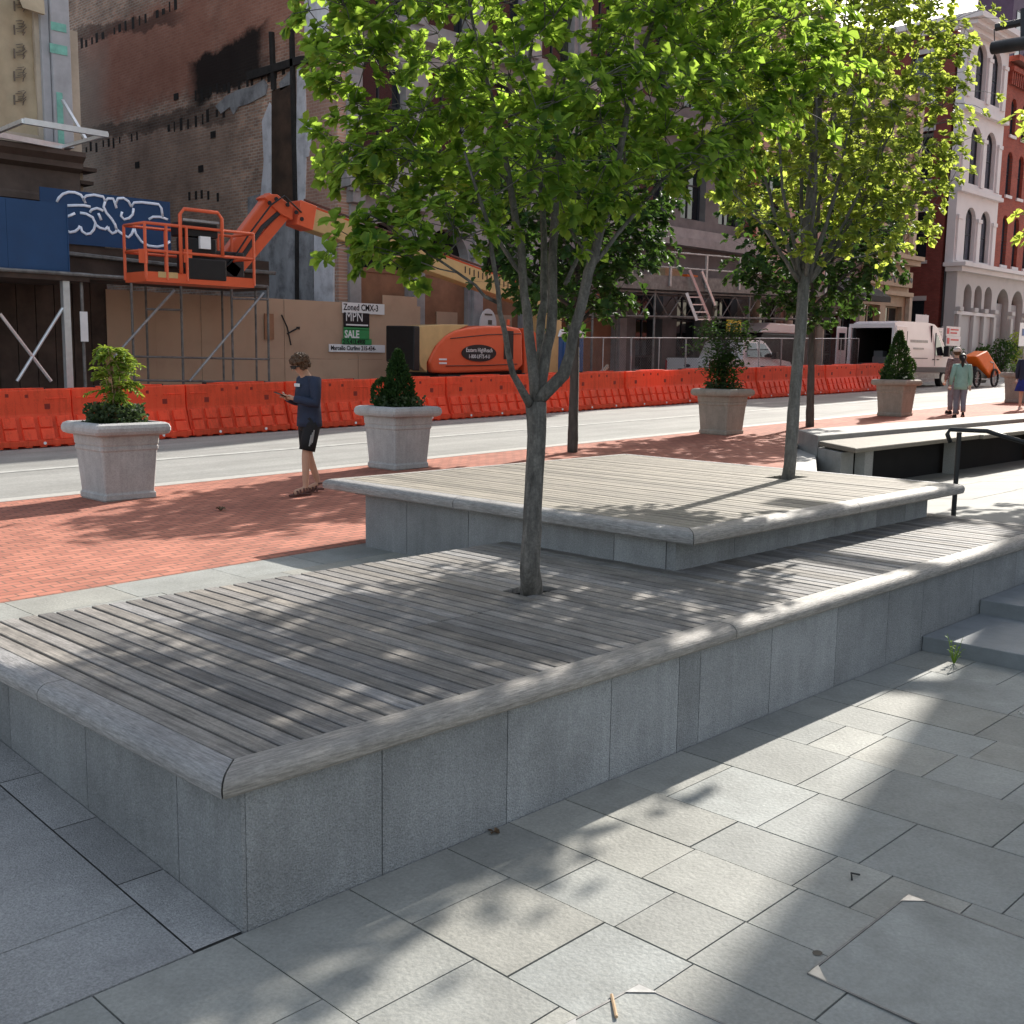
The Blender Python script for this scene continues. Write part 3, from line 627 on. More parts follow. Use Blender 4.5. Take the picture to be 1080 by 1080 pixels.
# weed
wl = MB(); c = onl(1006, 700)
for k in range(7):
    a = k*.9; lean = Vector((math.cos(a)*.06, math.sin(a)*.06, .12+.05*(k % 3)))
    pts = [c, c+lean*.6, c+lean]
    wl.tube(pts, [.004,.003,.001], 5)
    for j in range(4):
        p = c+lean*(.4+.15*j); e = Vector((math.cos(a+j*2)*.03, math.sin(a+j*2)*.03, .015)); s_ = Vector((-e.y, e.x, 0))*.3
        wl.add([p, p+e*.5+s_, p+e, p+e*.5-s_], [(0,1,2,3)])
tag(wl.build('weed', 'leafF'), 'small green weed growing from the joint at the foot of the steps', 'weed')
b = MB(); c = Vector((9.75, 3.05, TZ[1])); b.ell(c+Vector((0,0,.03)), (.1,.05,.03)); b.tube([c+Vector((.05,0,.03)), c+Vector((.2,-.07,.01))], [.03,.008], 6); tag(b.build('glove', 'blackc'), 'dark cloth scrap lying on the second step by the wall', 'cloth scrap')
# ================================================================== VEGETATION HELPERS
def leaf_object(name, P, Dv, Nv, Ls, Ws, m, parent=None, loc=None, droop=.15, wide=.7):
    P = np.asarray(P, float); Dv = np.asarray(Dv, float); Nv = np.asarray(Nv, float); n = len(P)
    Dv /= np.linalg.norm(Dv, axis=1, keepdims=True)+1e-9
    Sd = np.cross(Dv, Nv); Sd /= np.linalg.norm(Sd, axis=1, keepdims=True)+1e-9
    Nn = np.cross(Sd, Dv)
    Ls = np.broadcast_to(np.asarray(Ls, float), (n,))[:, None]; Ws = np.broadcast_to(np.asarray(Ws, float), (n,))[:, None]
    base = np.array(BASE[parent.name] if parent is not None else (loc or (0,0,0)))
    P = P-base
    up = Nn*Ws*.18; dr = -Nn*Ls*droop
    V = np.stack([P, P+Dv*Ls*.3+Sd*Ws*.34+up, P+Dv*Ls*wide+Sd*Ws*.5+up+dr*.4, P+Dv*Ls+dr, P+Dv*Ls*wide-Sd*Ws*.5+up+dr*.4, P+Dv*Ls*.3-Sd*Ws*.34+up], 1).reshape(-1, 3)
    i = np.arange(n)[:, None]*6
    Fq = np.concatenate([i+np.array([[0,1,2,3]]), i+np.array([[0,3,4,5]])], 1).reshape(-1, 4)
    me = bpy.data.meshes.new(name); me.vertices.add(len(V)); me.vertices.foreach_set('co', V.ravel())
    me.loops.add(Fq.size); me.loops.foreach_set('vertex_index', Fq.ravel().astype(np.int32))
    me.polygons.add(len(Fq)); me.polygons.foreach_set('loop_start', np.arange(0, Fq.size, 4, dtype=np.int32)); me.polygons.foreach_set('loop_total', np.full(len(Fq), 4, np.int32))
    me.update(calc_edges=True); me.materials.append(M[m])
    o = bpy.data.objects.new(name, me); C.objects.link(o)
    if parent is not None: o.parent = parent
    else: o.location = base
    BASE[o.name] = Vector(base); return o
def unit(n):
    v = rng.normal(size=(n, 3)); return v/np.linalg.norm(v, axis=1, keepdims=True)

def make_tree(label, base, stems, clumps, per, leafm, barkm, LL, LW, sub=6, spread=.13, r_tip=.0035, r_base=.07, wob=.03, whorl=True, flat=.55, twig_s=.1, group='street trees on the platforms and pavement', tubesides=7):
    """stems: polylines of (Vector, radius); clumps: leaf clump centres; every clump hangs on a twig grown from the nearest wood"""
    t = thing('street_tree', label, 'tree', base, group)
    wood = MB(); nodes = []; 
    for st in stems:
        pts = [Vector(p) for p, r in st]; rs = [r for p, r in st]
        fine = []; fr = []
        for i in range(len(pts)-1):
            k = max(2, int((pts[i+1]-pts[i]).length/.12))
            for j in range(k):
                q = pts[i].lerp(pts[i+1], j/k); rr = rs[i]+(rs[i+1]-rs[i])*j/k
                a = min(1, rr/.05)
                fine.append(q+Vector(rng.normal(size=3))*wob*(.05 if rr > .05 else .2)*(0 if (i == 0 and j == 0) else 1)); fr.append(rr*(1+rng.normal()*.03))
        fine.append(pts[-1]); fr.append(rs[-1])
        wood.tube(fine, fr, tubesides+3)
        for q, r in zip(fine, fr): nodes.append((q, r))
    NP = np.array([n[0] for n in nodes]); NR = np.array([n[1] for n in nodes])
    zmin = base[2]+1.0
    cl = sorted([Vector(c) for c in clumps], key=lambda c: np.min(np.linalg.norm(NP-np.array(c), axis=1)))
    P = []; Dd = []; Nn = []; Lq = []
    for c in cl:
        ca = np.array(c); dv = NP-ca; dist = np.linalg.norm(dv, axis=1)
        cost = dist+np.where(dv[:, 2] > -.1, 2.2*(dv[:, 2]+.1), 0)+np.where(NP[:, 2] < zmin, 50, 0)
        k = int(np.argmin(cost)); a = Vector(NP[k]); L = (c-a).length
        if L < .02: continue
        mid = a.lerp(c, .5)+Vector((0, 0, -.08*L))+Vector(rng.normal(size=3))*.06*L
        pts = []; m = max(3, int(L/.12))
        for j in range(m+1):
            s = j/m; pts.append(a*(1-s)**2+mid*2*s*(1-s)+c*s*s)
        r0 = min(NR[k]*.62, .006+.011*L); rr = [r0+(r_tip-r0)*(j/m) for j in range(m+1)]
        wood.tube(pts, rr, 5, cap=False)
        NP = np.vstack([NP, np.array(pts[1:])]); NR = np.concatenate([NR, np.array(rr[1:])])
        td = (pts[-1]-pts[-2]).normalized()
        for q in range(sub):
            off = Vector(rng.normal(size=3))*spread; off.z *= .6
            tip = c+off
            wood.tube([c.lerp(a, .06), c.lerp(tip, .6)+Vector((0,0,.02)), tip], [r_tip, r_tip*.8, r_tip*.6], 3, cap=False)
            axis = np.array((off.normalized()*.7+td*.6+Vector((0,0,.35))).normalized())
            ph0 = rng.uniform(0, 6.28)
            h = np.cross(axis, [0.3,.2,1.]); h /= np.linalg.norm(h); g2 = np.cross(axis, h)
            for j in range(per):
                ph = ph0+j*2.4; el = rng.uniform(.0, .75)
                d = (h*math.cos(ph)+g2*math.sin(ph))*math.cos(el)+axis*math.sin(el)*.9
                d[2] -= .12
                nrm = axis*(1-flat)+np.array([0,0,1.])*flat+rng.normal(size=3)*.28
                P.append(np.array(tip)-axis*.035*rng.uniform(0, 1.6)); Dd.append(d); Nn.append(nrm); Lq.append(LL*rng.uniform(.5, 1.4))
    wood.build('trunk', barkm, t, smooth=True)
    Lq = np.array(Lq); leaf_object('crown', P, Dd, Nn, Lq, Lq*LW, leafm, t)
    return t
def ellipsoid_clumps(c, r, n, keep=None, mind=.2, hollow=.0):
    out = []; k = 0
    while len(out) < n and k < n*60:
        k += 1; v = rng.uniform(-1, 1, 3); q = np.dot(v, v)
        if q > 1 or q < hollow*rng.uniform(): continue
        p = np.array(c)+v*np.array(r)
        if keep and not keep(p): continue
        if out and np.min(np.linalg.norm(np.array(out)-p, axis=1)) < mind: continue
        out.append(p)
    return out

# ================================================================== TREES
# tree A: magnolia in the near platform
dA = AX.z*5.27+AY.z*4.9
def A(u, v, dd=0): return D(u, v, dA+dd)
ba = Vector((5.285, 4.9, DZ-.12))
fork = A(565, 425)
stA = [
 [(ba, .078), (A(559, 600), .067), (A(563, 520), .06), (A(566, 460), .06), (fork, .07)],
 [(fork, 0.0425), (A(583, 330, .05), 0.0335), (A(585, 240, .1), 0.0273), (A(590, 130, .1), 0.0203), (A(600, 20, .15), 0.0140), (A(612, -120, .2), 0.0062)],
 [(fork, 0.0442), (A(596, 395, -.1), 0.0390), (A(610, 330, -.2), 0.0359), (A(640, 225, -.3), 0.0281), (A(662, 120, -.35), 0.0195), (A(690, 10, -.4), 0.0117), (A(720, -90, -.4), 0.0055)],
 [(fork, 0.0382), (A(555, 330, -.1), 0.0296), (A(545, 240, -.15), 0.0234), (A(530, 150, -.2), 0.0172), (A(505, 50, -.3), 0.0109), (A(480, -60, -.3), 0.0047)],
 [(fork, 0.0340), (A(575, 300, .4), 0.0265), (A(572, 200, .7), 0.0211), (A(560, 80, .9), 0.0140), (A(560, -60, 1.0), 0.0062)],
 [(A(562, 432), 0.0312), (A(540, 395, -.25), 0.0203), (A(527, 330, -.5), 0.0164), (A(515, 240, -.7), 0.0125), (A(490, 160, -.9), 0.0070)],
 [(A(526, 320, -.5), 0.0117), (A(500, 300, -.6), 0.0086), (A(462, 272, -.7), 0.0070), (A(425, 250, -.8), 0.0047)],
 [(A(560, 300, -.1), 0.0172), (A(500, 220, -.2), 0.0109), (A(450, 165, -.3), 0.0070), (A(400, 120, -.3), 0.0039)],
 [(A(625, 280, -.25), 0.0156), (A(690, 200, -.1), 0.0109), (A(750, 140, .1), 0.0070), (A(810, 110, .2), 0.0039)],
 [(A(596, 300, .2), 0.0140), (A(640, 200, .5), 0.0101), (A(690, 120, .8), 0.0062), (A(760, 60, .9), 0.0039)],
]
cenA = A(585, -20)
mid_A = A(585, 235)
def keepA(p):      # crown is cut off flat below and does not spread past its left-hand limbs
    q = Vector(p)-Vector((0,0,CZ)); side_ = q.x*AX.x+q.y*AY.x
    return p[2] > mid_A.z+.33-.1*rng.uniform() and side_ > -1.3
cA = ellipsoid_clumps((cenA.x, cenA.y, cenA.z), (1.66, 1.66, 1.95), 270, keep=keepA, mind=.22, hollow=.2)
for (u, v, dd) in ((362,70,-.3),(358,108,-.2),(372,130,-.3),(360,60,0),(385,90,-.5),(362,188,-.3),(375,205,-.4),(365,175,-.1),(395,180,-.6),(405,215,-.4),(385,255,-.75),(376,275,-.75),(393,284,-.8),(408,258,-.8),(428,290,-.8),(438,278,-.75),(418,268,-.7),(478,262,-.7),(488,272,-.7),(470,235,-.6),(500,235,-.5),(520,215,-.5),(450,210,-.4),(430,190,-.5),(590,225,-.7),(560,200,-.8),(620,235,-.6),(660,215,-.4),(700,210,-.3),(730,195,-.1),(640,250,-.4),(600,262,-.6),
  (850,95,.3),(870,85,.3),(840,60,.2),(860,60,.4),(820,110,.2),(835,130,.2),(800,140,.2),(780,165,.1),(760,190,.0),(740,170,.2),(880,100,.35),(800,90,.1),(820,40,.1),(362,30,-.2),(400,40,-.3),(380,10,-.2)):
    cA.append(A(u, v-22, dd))
make_tree('grey-trunked magnolia with broad backlit leaves growing from the near grey platform', tuple(ba), stA, cA, 13, 'leafA', 'bark', .074, .64, sub=7, spread=.15)
# tree B: maple in the raised platform
dB = AX.z*10.24+AY.z*5.9
def Bp(u, v, dd=0): return D(u, v, dB+dd)
bb = Vector((10.25, 5.92, UZ-.15))
fB = Bp(849, 285)
stB = [[(bb, .074), (Bp(833, 490), .064), (Bp(838, 420), .06), (Bp(845, 340), .058), (fB, .058)],
 [(fB, .07), (Bp(856, 200), .055), (Bp(864, 100), .042), (Bp(872, 0), .03), (Bp(880, -150), .012)]]
for (u1, v1, u2, v2, dd, r) in ((815,220,790,120,-.2,.024),(800,230,765,150,.3,.022),(825,200,815,60,-.5,.024),(845,180,838,30,.5,.028),(880,210,905,90,-.4,.026),(890,235,940,140,-.2,.024),(900,240,965,170,.3,.022),(870,180,890,20,.6,.026),(860,200,862,60,-.8,.026),(910,215,955,90,.5,.022),(885,190,920,40,.3,.022),(812,245,775,205,-.4,.018)):
    stB.append([(Bp(848+(u1-848)*.12, 300+(v1-300)*.05), r), (Bp(848+(u1-848)*.55, 300+(v1-300)*.5, dd*.4), r*.85), (Bp(u1, v1, dd*.7), r*.65), (Bp(u2, v2, dd), r*.3), (Bp(u2+(u2-u1)*.6, v2-90, dd*1.2), .004)])
cB0 = Bp(888, 40)
def keepB(p):
    zr = (p[2]-Bp(850, 300).z)
    if zr < .45 or p[1] < 5.05: return False
    rad = math.hypot(p[0]-Bp(856, 250).x, p[1]-Bp(856, 250).y)
    return rad < .45+zr*.9 and (zr > 1.15 or rad > .42)
cB = ellipsoid_clumps(tuple(cB0), (1.38, 1.38, 2.4), 280, keep=keepB, mind=.22, hollow=.3)
for (u, v, dd) in ((1005,190,0),(990,205,-.2),(980,160,.1),(1000,170,-.1),(960,215,-.3),(940,235,-.2),(975,235,0),(920,250,-.3),(900,265,-.2),(985,130,0),(995,110,.1),(1010,150,-.2),(1000,60,0),(985,80,.1),(1015,45,0),(780,175,-.3),(775,200,-.2),(790,225,-.2),(800,205,.2),(810,235,-.4),(842,245,-.5),(848,262,-.4),(760,160,0),(770,120,-.2),(1008,95,.2),(940,260,.1),(960,245,.2),(930,215,-.4)):
    cB.append(Bp(u, v, dd))
make_tree('slender maple with olive leaves growing from the raised sunlit platform', tuple(bb), stB, cB, 12, 'leafB', 'barkb', .062, .82, sub=8, spread=.17, flat=.75)
# trees C and D behind, on the brick
def simple_tree(label, x, y, h, cz, r, rz_, n, lean=(0,0), leafm='leafC', LL=.13, per=7, sub=6, trunk=.085, spread=.22, barkm='barkd'):
    base = Vector((x, y, zs(x)-.03)); top = base+Vector((lean[0], lean[1], cz-.3))
    st = [[(base, trunk*1.15), (base.lerp(top, .3), trunk), (base.lerp(top, .7), trunk*.85), (top, trunk*.7), (top+Vector((0, 0, rz_)), trunk*.3), (top+Vector((0,0,rz_*1.7)), .01)]]
    for k in range(8):
        a = k*2.4; hgt = .55+.07*k
        p = base+Vector((lean[0], lean[1], (cz-.3)*hgt+.6)); e = p+Vector((math.cos(a)*r*.75, math.sin(a)*r*.75, .7+.25*(k % 3)))
        st.append([(p, trunk*.42), (p.lerp(e, .5)+Vector((0,0,.1)), trunk*.28), (e, .008)])
    cl = ellipsoid_clumps((x+lean[0], y+lean[1], base.z+cz+rz_*.45), (r, r, rz_), n, mind=.3, hollow=.2)
    return make_tree(label, tuple(base), st, cl, per, leafm, barkm, LL, .8, sub=sub, spread=spread, flat=.7, tubesides=6)
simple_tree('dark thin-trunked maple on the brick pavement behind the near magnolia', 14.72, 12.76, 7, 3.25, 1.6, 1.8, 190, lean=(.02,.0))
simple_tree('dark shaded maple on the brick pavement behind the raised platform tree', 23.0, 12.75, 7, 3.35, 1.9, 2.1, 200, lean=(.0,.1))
# tree whose outer branches reach in at the right edge
simple_tree('bright green tree leaning its outer twigs in at the right edge', 20.6, 6.15, 7, 4.1, 1.5, 1.7, 95, leafm='leafB', LL=.15, barkm='bark')

# ================================================================== PLANTERS
PR = [(.40,-.02),(.405,.0),(.42,.012),(.42,.07),(.405,.085),(.40,.10),(.445,.60),(.46,.62),(.46,.655),(.452,.665),(.465,.69),(.465,.705),(.475,.79),(.53,.795),(.585,.815),(.605,.85),(.605,.89),(.585,.93),(.54,.95),(.49,.952),(.47,.94),(.46,.88)]
PR = [(a*.81, z) for a, z in PR]
def planter(x, y, m, label):
    t = thing('planter', label, 'planter', (x, y, zs(x)), 'square concrete planters along the kerb')
    b = MB(); b.T = Matrix.Translation((x, y, zs(x))); b.sqlathe(PR, .05); b.build('tub', m, t, bevel=0)
    b = MB(); b.T = Matrix.Translation((x, y, zs(x))); b.box((-.38,-.38,.86), (.38,.38,.885)); b.build('soil', 'soil', t)
    return t
planters = [(6.45, 13.1, 'planter', 'pale concrete planter holding the tall ferny yellow-green shrub'),
 (11.05, 13.15, 'planter', 'grey concrete planter with the clipped cone shrub, beside the man in navy'),
 (19.9, 13.1, 'planterb', 'concrete planter with a dark open-leaved shrub, between the two far tree trunks'),
 (27.95, 13.05, 'planterb', 'brownish concrete planter with a dark upright conifer, in front of the white van'),
 (36.9, 13.1, 'planterb', 'concrete planter partly hidden behind the woman in the blue skirt')]
for p in planters: planter(*p)
def cone_shrub(x, y, h, r, n, label, m='leafK', L=.055, side=None):
    base = (x, y, zs(x)+.88); t = thing('conifer_shrub', label, 'shrub', base)
    b = MB(); b.tube([base, (x, y, base[2]+h*.9)], [.03,.006], 6); b.build('stem', 'barkd', t)
    P = []; Dd = []
    for i in range(n):
        q = rng.uniform(0, 1)**1.35; a = rng.uniform(0, 6.283); bump = 1+.16*math.sin(a*3+q*9)+.1*math.sin(a*5-q*17)
        rr = r*(1-q)**.72*bump*(.55+.5*rng.uniform()**.4); z = .04+q*h
        P.append((x+math.cos(a)*rr, y+math.sin(a)*rr, base[2]+z)); Dd.append((math.cos(a)*.6+rng.normal()*.35, math.sin(a)*.6+rng.normal()*.35, .9))
    if side:
        for i in range(n//5):
            v = unit(1)[0]; P.append((x+side[0]+v[0]*side[3], y+side[1]+v[1]*side[3], base[2]+side[2]+v[2]*side[3]*1.4)); Dd.append((v[0]*.6, v[1]*.6, .8))
    leaf_object('foliage', P, Dd, unit(len(P))+np.array([0,0,.3]), rng.uniform(.7, 1.3, len(P))*L, .03, m, t)
    return t
def underplanting(x, y, n, label, m='leafG', L=.06, r=.43, h=.16, flowers=0):
    base = (x, y, zs(x)+.88); t = thing('underplanting', label, 'plant', base)
    a = rng.uniform(0, 6.283, n); rr = r*np.sqrt(rng.uniform(.1, 1, n)); P = np.stack([x+np.cos(a)*rr, y+np.sin(a)*rr, base[2]+rng.uniform(.02, h, n)], 1)
    leaf_object('foliage', P, unit(n)+np.array([0,0,.5]), unit(n)+np.array([0,0,1.]), rng.uniform(.6, 1.3, n)*L, .045, m, t)
    if flowers:
        a = rng.uniform(-2.4, .3, flowers); rr = r*rng.uniform(.6, 1.1, flowers); P = np.stack([x+np.cos(a)*rr, y+np.sin(a)*rr, base[2]+rng.uniform(.08, h*1.1, flowers)], 1)
        leaf_object('blossoms', P, unit(flowers), unit(flowers)+np.array([0,0,1.]), .07, .05, 'flower', t)
    return t
# ferny shrub
fx, fy = 6.45, 13.1; fz = zs(fx)+.88
t = thing('fern_shrub', 'feathery yellow-green shrub in the first planter from the left', 'shrub', (fx, fy, fz))
b = MB(); P = []; Dd = []; Nn = []
for k in range(80):
    a = rng.uniform(0, 6.283); h0 = rng.uniform(.22, .98); ln = rng.uniform(.2, .4)*(1.1-.55*abs(h0-.6)/.4)
    st = Vector((fx+rng.normal()*.05, fy+rng.normal()*.05, fz+h0)); d = Vector((math.cos(a), math.sin(a), rng.uniform(.3, 1.3))).normalized()
    prev = st; pts = [st]
    for j in range(9):
        s = (j+1)/9; p = st+d*ln*s+Vector((0,0,-.16*s*s)); pts.append(p)
        td = (p-prev).normalized(); sd = td.cross(Vector((0,0,1))).normalized()
        for sg in (-1, 1):
            for _ in range(2):
                P.append(p); Dd.append(tuple(sd*sg*.9+td*.6+Vector((0,0,rng.normal()*.25)))); Nn.append((rng.normal()*.3, rng.normal()*.3, 1))
        prev = p
    b.tube(pts, .003, 4, cap=False); b.tube([(fx, fy, fz), st], [.012,.005], 5, cap=False)
b.build('stems', 'stick', t); leaf_object('foliage', P, Dd, Nn, rng.uniform(.05, .1, len(P)), .024, 'leafF', t)
underplanting(fx, fy, 1000, 'dark trailing ivy under the ferny shrub', r=.36, h=.26, L=.07)
cone_shrub(11.05, 13.15, .86, .27, 3400, 'dense dark green cone shrub in the planter beside the man in navy', side=(-.2,.1,.22,.17), L=.06)
underplanting(11.05, 13.15, 520, 'low dark groundcover around the cone shrub beside the man in navy', r=.41, h=.2)
cone_shrub(27.95, 13.05, 1.25, .36, 3000, 'tall dark conifer in the planter before the white van', side=(.42,-.1,.35,.16), L=.08)
underplanting(27.95, 13.05, 300, 'low pale-flowered plants at the foot of the tall conifer before the van', r=.41, h=.3, L=.09, flowers=60)
underplanting(36.9, 13.1, 300, 'low plants in the planter behind the woman in the blue skirt', r=.41, h=.3, L=.09)
# open dark shrub
fx, fy = 19.9, 13.1; fz = zs(fx)+.88
t = thing('leafy_shrub', 'dark open-branched shrub in the planter between the far tree trunks', 'shrub', (fx, fy, fz))
b = MB(); P = []
for k in range(46):
    a = rng.uniform(0, 6.28); h0 = rng.uniform(.3, 1.35); r = rng.uniform(.12, .58)*(1.1-.3*abs(h0-.9)); e = Vector((fx+math.cos(a)*r, fy+math.sin(a)*r, fz+h0+.05))
    b.tube([(fx, fy, fz+max(0, h0-.3)), e], [.01,.004], 4, cap=False)
    for j in range(26): P.append(tuple(e+Vector(rng.normal(size=3))*Vector((.1,.1,.035)).length*.7*Vector((1,1,.35)).x))
for i in range(900): P.append((fx+rng.normal()*.15, fy+rng.normal()*.15, fz+rng.uniform(0, .8)))
b.tube([(fx, fy, fz), (fx, fy, fz+1.2)], [.03,.01], 6)
b.build('stems', 'barkd', t); leaf_object('foliage', P, unit(len(P))*np.array([1,1,.4]), unit(len(P))*.4+np.array([0,0,1.]), rng.uniform(.07, .13, len(P)), .045, 'leafC', t)
underplanting(fx, fy, 300, 'low groundcover in the planter between the far tree trunks', r=.41, h=.18, L=.07)

# ================================================================== BARRIERS
def barrier_proto():
    t = thing('barrier', '', 'barrier', (0,0,0)); BL = 2.375
    core = [(-.30,.03),(-.30,.13),(-.24,.16),(-.115,.55),(-.10,.60),(-.10,1.02),(-.09,1.05),(.09,1.05),(.10,1.02),(.10,.60),(.115,.55),(.24,.16),(.30,.13),(.30,.03)]
    b = MB(); b.prism(core, BL-.03, 'x', -BL/2+.015)
    for k in range(9): b.box((-BL/2+.1+k*.26,-.29,0), (-BL/2+.22+k*.26,.29,.04))
    for sg in (-1, 1):
        for k in range(7):
            x0 = -BL/2+.06+k*.33; x1 = x0+.235
            b.prism([(sg*-.302,.135),(sg*-.302,.15),(sg*-.235,.335),(sg*-.14,.335),(sg*-.16,.135)], x1-x0, 'x', x0)
            b.prism([(sg*-.225,.36),(sg*-.16,.55),(sg*-.09,.55),(sg*-.12,.36)], x1-x0, 'x', x0)
        b.box((-BL/2+.08, sg*-.112,.86), (-BL/2+.5, sg*-.09,.89)); b.box((BL/2-.5, sg*-.112,.86), (BL/2-.08, sg*-.09,.89))
    b.box((-BL/2+.5,-.085,1.05), (BL/2-.5,.085,1.075))
    b.build('shell', 'orange', t, bevel=.012)
    b = MB()
    for x, z, s in ((-.72,.73,.05),(.72,.73,.05),(-.35,.93,.03),(0,.95,.03),(.35,.93,.03)): b.box((x-s,-.104, z-s), (x+s,-.095, z+s))
    b.build('slots', mat('barrier_slot_red', (.22,.02,.012), .7, .1, 3), t)
    b = MB(); b.box((-.72,-.06,1.045), (-.52,.06,1.08)); b.box((.52,-.06,1.045), (.72,.06,1.08)); b.each('fill_cap', 'dark', t)
    b = MB()
    for x in (-.55, .55): b.tube([(x,-.305,.075), (x,-.32,.075)], .028, 10)
    b.each('drain_plug', 'whitesign', t)
    return t
bp_ = barrier_proto()
blab = ['orange water barrier running out of the left edge of the photo', 'orange water barrier behind the planter with the ferny shrub', 'orange water barrier just right of the ferny planter, with ribs in clear view', 'orange water barrier directly behind the man in navy', 'orange water barrier behind the planter with the clipped cone shrub', 'orange water barrier under the black end of the boom lift', 'orange water barrier below the oval lettering of the boom lift', 'orange water barrier behind the trunk of the near magnolia', 'orange water barrier right of the thin dark trunk on the brick', 'orange water barrier in front of the loose rubble behind the fence', 'orange water barrier left of the planter with the dark open shrub', 'orange water barrier behind the planter with the dark open shrub', 'orange water barrier in front of the pickup cab', 'orange water barrier behind the leaning maple trunk of the raised platform', 'orange water barrier last but one before the white van', 'orange water barrier at the far right end of the row, by the white van']
x = 6.82
GB = 'orange water-filled barriers along the road'
sl = math.atan(.019)
for i, lb in enumerate(blab):
    xc = x+i*2.385
    o = bp_ if i == 0 else dup(bp_, (0,0,0), lb)
    o.location = (xc-1.19+.02, 20.55+random.uniform(-.035,.035), zs(xc-1.19)); o['label'] = lb; o['group'] = GB
    o.rotation_euler = (0, -sl, random.uniform(-.014,.014))
# ================================================================== PEOPLE
def skin_mesh(verts, edges, rad, root=0, levels=2, bs=.6):
    me = bpy.data.meshes.new('t'); me.from_pydata(verts, edges, []); me.update()
    o = bpy.data.objects.new('t', me); C.objects.link(o)
    md = o.modifiers.new('s', 'SKIN'); md.branch_smoothing = bs; md.use_smooth_shade = True
    for i, r in enumerate(rad):
        sv = me.skin_vertices[0].data[i]; sv.radius = r if isinstance(r, tuple) else (r, r); sv.use_root = (i == root)
    sb = o.modifiers.new('u', 'SUBSURF'); sb.levels = levels; sb.render_levels = levels
    dg = bpy.context.evaluated_depsgraph_get(); out = bpy.data.meshes.new_from_object(o.evaluated_get(dg))
    bpy.data.objects.remove(o); return out
def person(label, loc, face, h, J, wear, hair, extra=None):
    s = h/1.76
    j = dict(pelvis=(0,0,.95), waist=(0,0,1.10), chest=(.01,0,1.31), neckb=(0,0,1.46), neck=(.02,0,1.53), head=(.045,0,1.615), crown=(.035,0,1.70),
             shL=(0,.175,1.41), shR=(0,-.175,1.41), elL=(-.02,.23,1.13), elR=(-.02,-.23,1.13), wrL=(.05,.24,.90), wrR=(.05,-.24,.90), haL=(.07,.24,.82), haR=(.07,-.24,.82),
             hiL=(0,.09,.88), hiR=(0,-.09,.88), knL=(.02,.095,.49), knR=(.02,-.095,.49), anL=(-.02,.095,.085), anR=(-.02,-.095,.085), toL=(.16,.105,.035), toR=(.16,-.105,.035))
    j.update(J); fx = Vector((face[0], face[1], 0)).normalized(); lf = Vector((-fx.y, fx.x, 0)); base = Vector(loc)
    W = {k: base+fx*(v[0]*s)+lf*(v[1]*s)+Vector((0,0,v[2]*s)) for k, v in j.items()}
    rd = dict(pelvis=(.135,.115), waist=(.12,.10), chest=(.14,.115), neckb=.075, neck=.056, head=(.082,.092), crown=(.062,.07), shL=.068, shR=.068, elL=.044, elR=.044, wrL=.029, wrR=.029, haL=(.036,.022), haR=(.036,.022),
              hiL=.092, hiR=.092, knL=.058, knR=.058, anL=.037, anR=.037, toL=(.042,.028), toR=(.042,.028))
    EG = [('pelvis','waist'),('waist','chest'),('chest','neckb'),('neckb','neck'),('neck','head'),('head','crown')]
    for q in 'LR': EG += [('chest','sh'+q),('sh'+q,'el'+q),('el'+q,'wr'+q),('wr'+q,'ha'+q),('pelvis','hi'+q),('hi'+q,'kn'+q),('kn'+q,'an'+q),('an'+q,'to'+q)]
    def grow(keys, edges, r, mids=()):
        idx = {k: i for i, k in enumerate(keys)}
        return skin_mesh([tuple(W[k]) for k in keys], [(idx[a], idx[b]) for a, b in edges], [tuple(q*s for q in (r(k) if isinstance(r(k), tuple) else (r(k), r(k)))) for k in keys], 0)
    t = thing('person', label, 'person', loc)
    keys = list(j)
    b = MB(); b.mesh(grow(keys, EG, lambda k: rd.get(k, .05)))
    hd = W['head']; up = (W['crown']-W['head']).normalized(); hf = (fx-up*fx.dot(up)).normalized(); hl = up.cross(hf)
    b.grid_loft([[hd+hf*(.075*s)+up*(.03*s)+hl*(.008*s*a)+hf*(.004*c) for a, c in ((-1,0),(0,1),(1,0))], [hd+hf*(.108*s)-up*(.02*s)+hl*(.014*s*a)+hf*(.006*c) for a, c in ((-1,-2),(0,1),(1,-2))], [hd+hf*(.085*s)-up*(.03*s)+hl*(.01*s*a) for a in (-1,0,1)]])
    for q in (-1, 1): b.ell(hd+hl*(.082*s*q)-hf*.005+up*(-.005*s), (.014*s, .014*s, .03*s), 8, 6)
    for q, sg in (('L', 1), ('R', -1)):      # five fingers
        w_, hnd = W['wr'+q], W['ha'+q]; d = (hnd-w_).normalized(); sd = (lf-d*lf.dot(d)).normalized() if abs(d.dot(lf)) < .9 else fx; nr = d.cross(sd)
        for k, ln in enumerate((.075,.085,.08,.062)):
            o = sd*((k-1.5)*.017*s)
            b.tube([hnd+o, hnd+o+d*ln*.5*s+nr*.008*s*sg, hnd+o+d*ln*.9*s+nr*.03*s*sg], [.0095*s,.0085*s,.006*s], 6)
        b.tube([hnd-d*.03*s+sd*.028*s, hnd+sd*.052*s+d*.01*s, hnd+sd*.05*s+d*.045*s], [.011*s,.01*s,.007*s], 6)
    b.build('body', wear.get('skin', 'skin'), t, smooth=True)
    def ringh(c, rx, ry, n=18, k=0.):
        return [c+fx*(rx*s*math.cos(a)*(1+k*math.sin(5*a)))+lf*(ry*s*math.sin(a)*(1+k*math.sin(4*a+1))) for a in np.linspace(0, 2*math.pi, n+1)[:-1]]
    Z = lambda d: Vector((0,0,d*s))
    hem = wear.get('hem', -.1); b = MB()
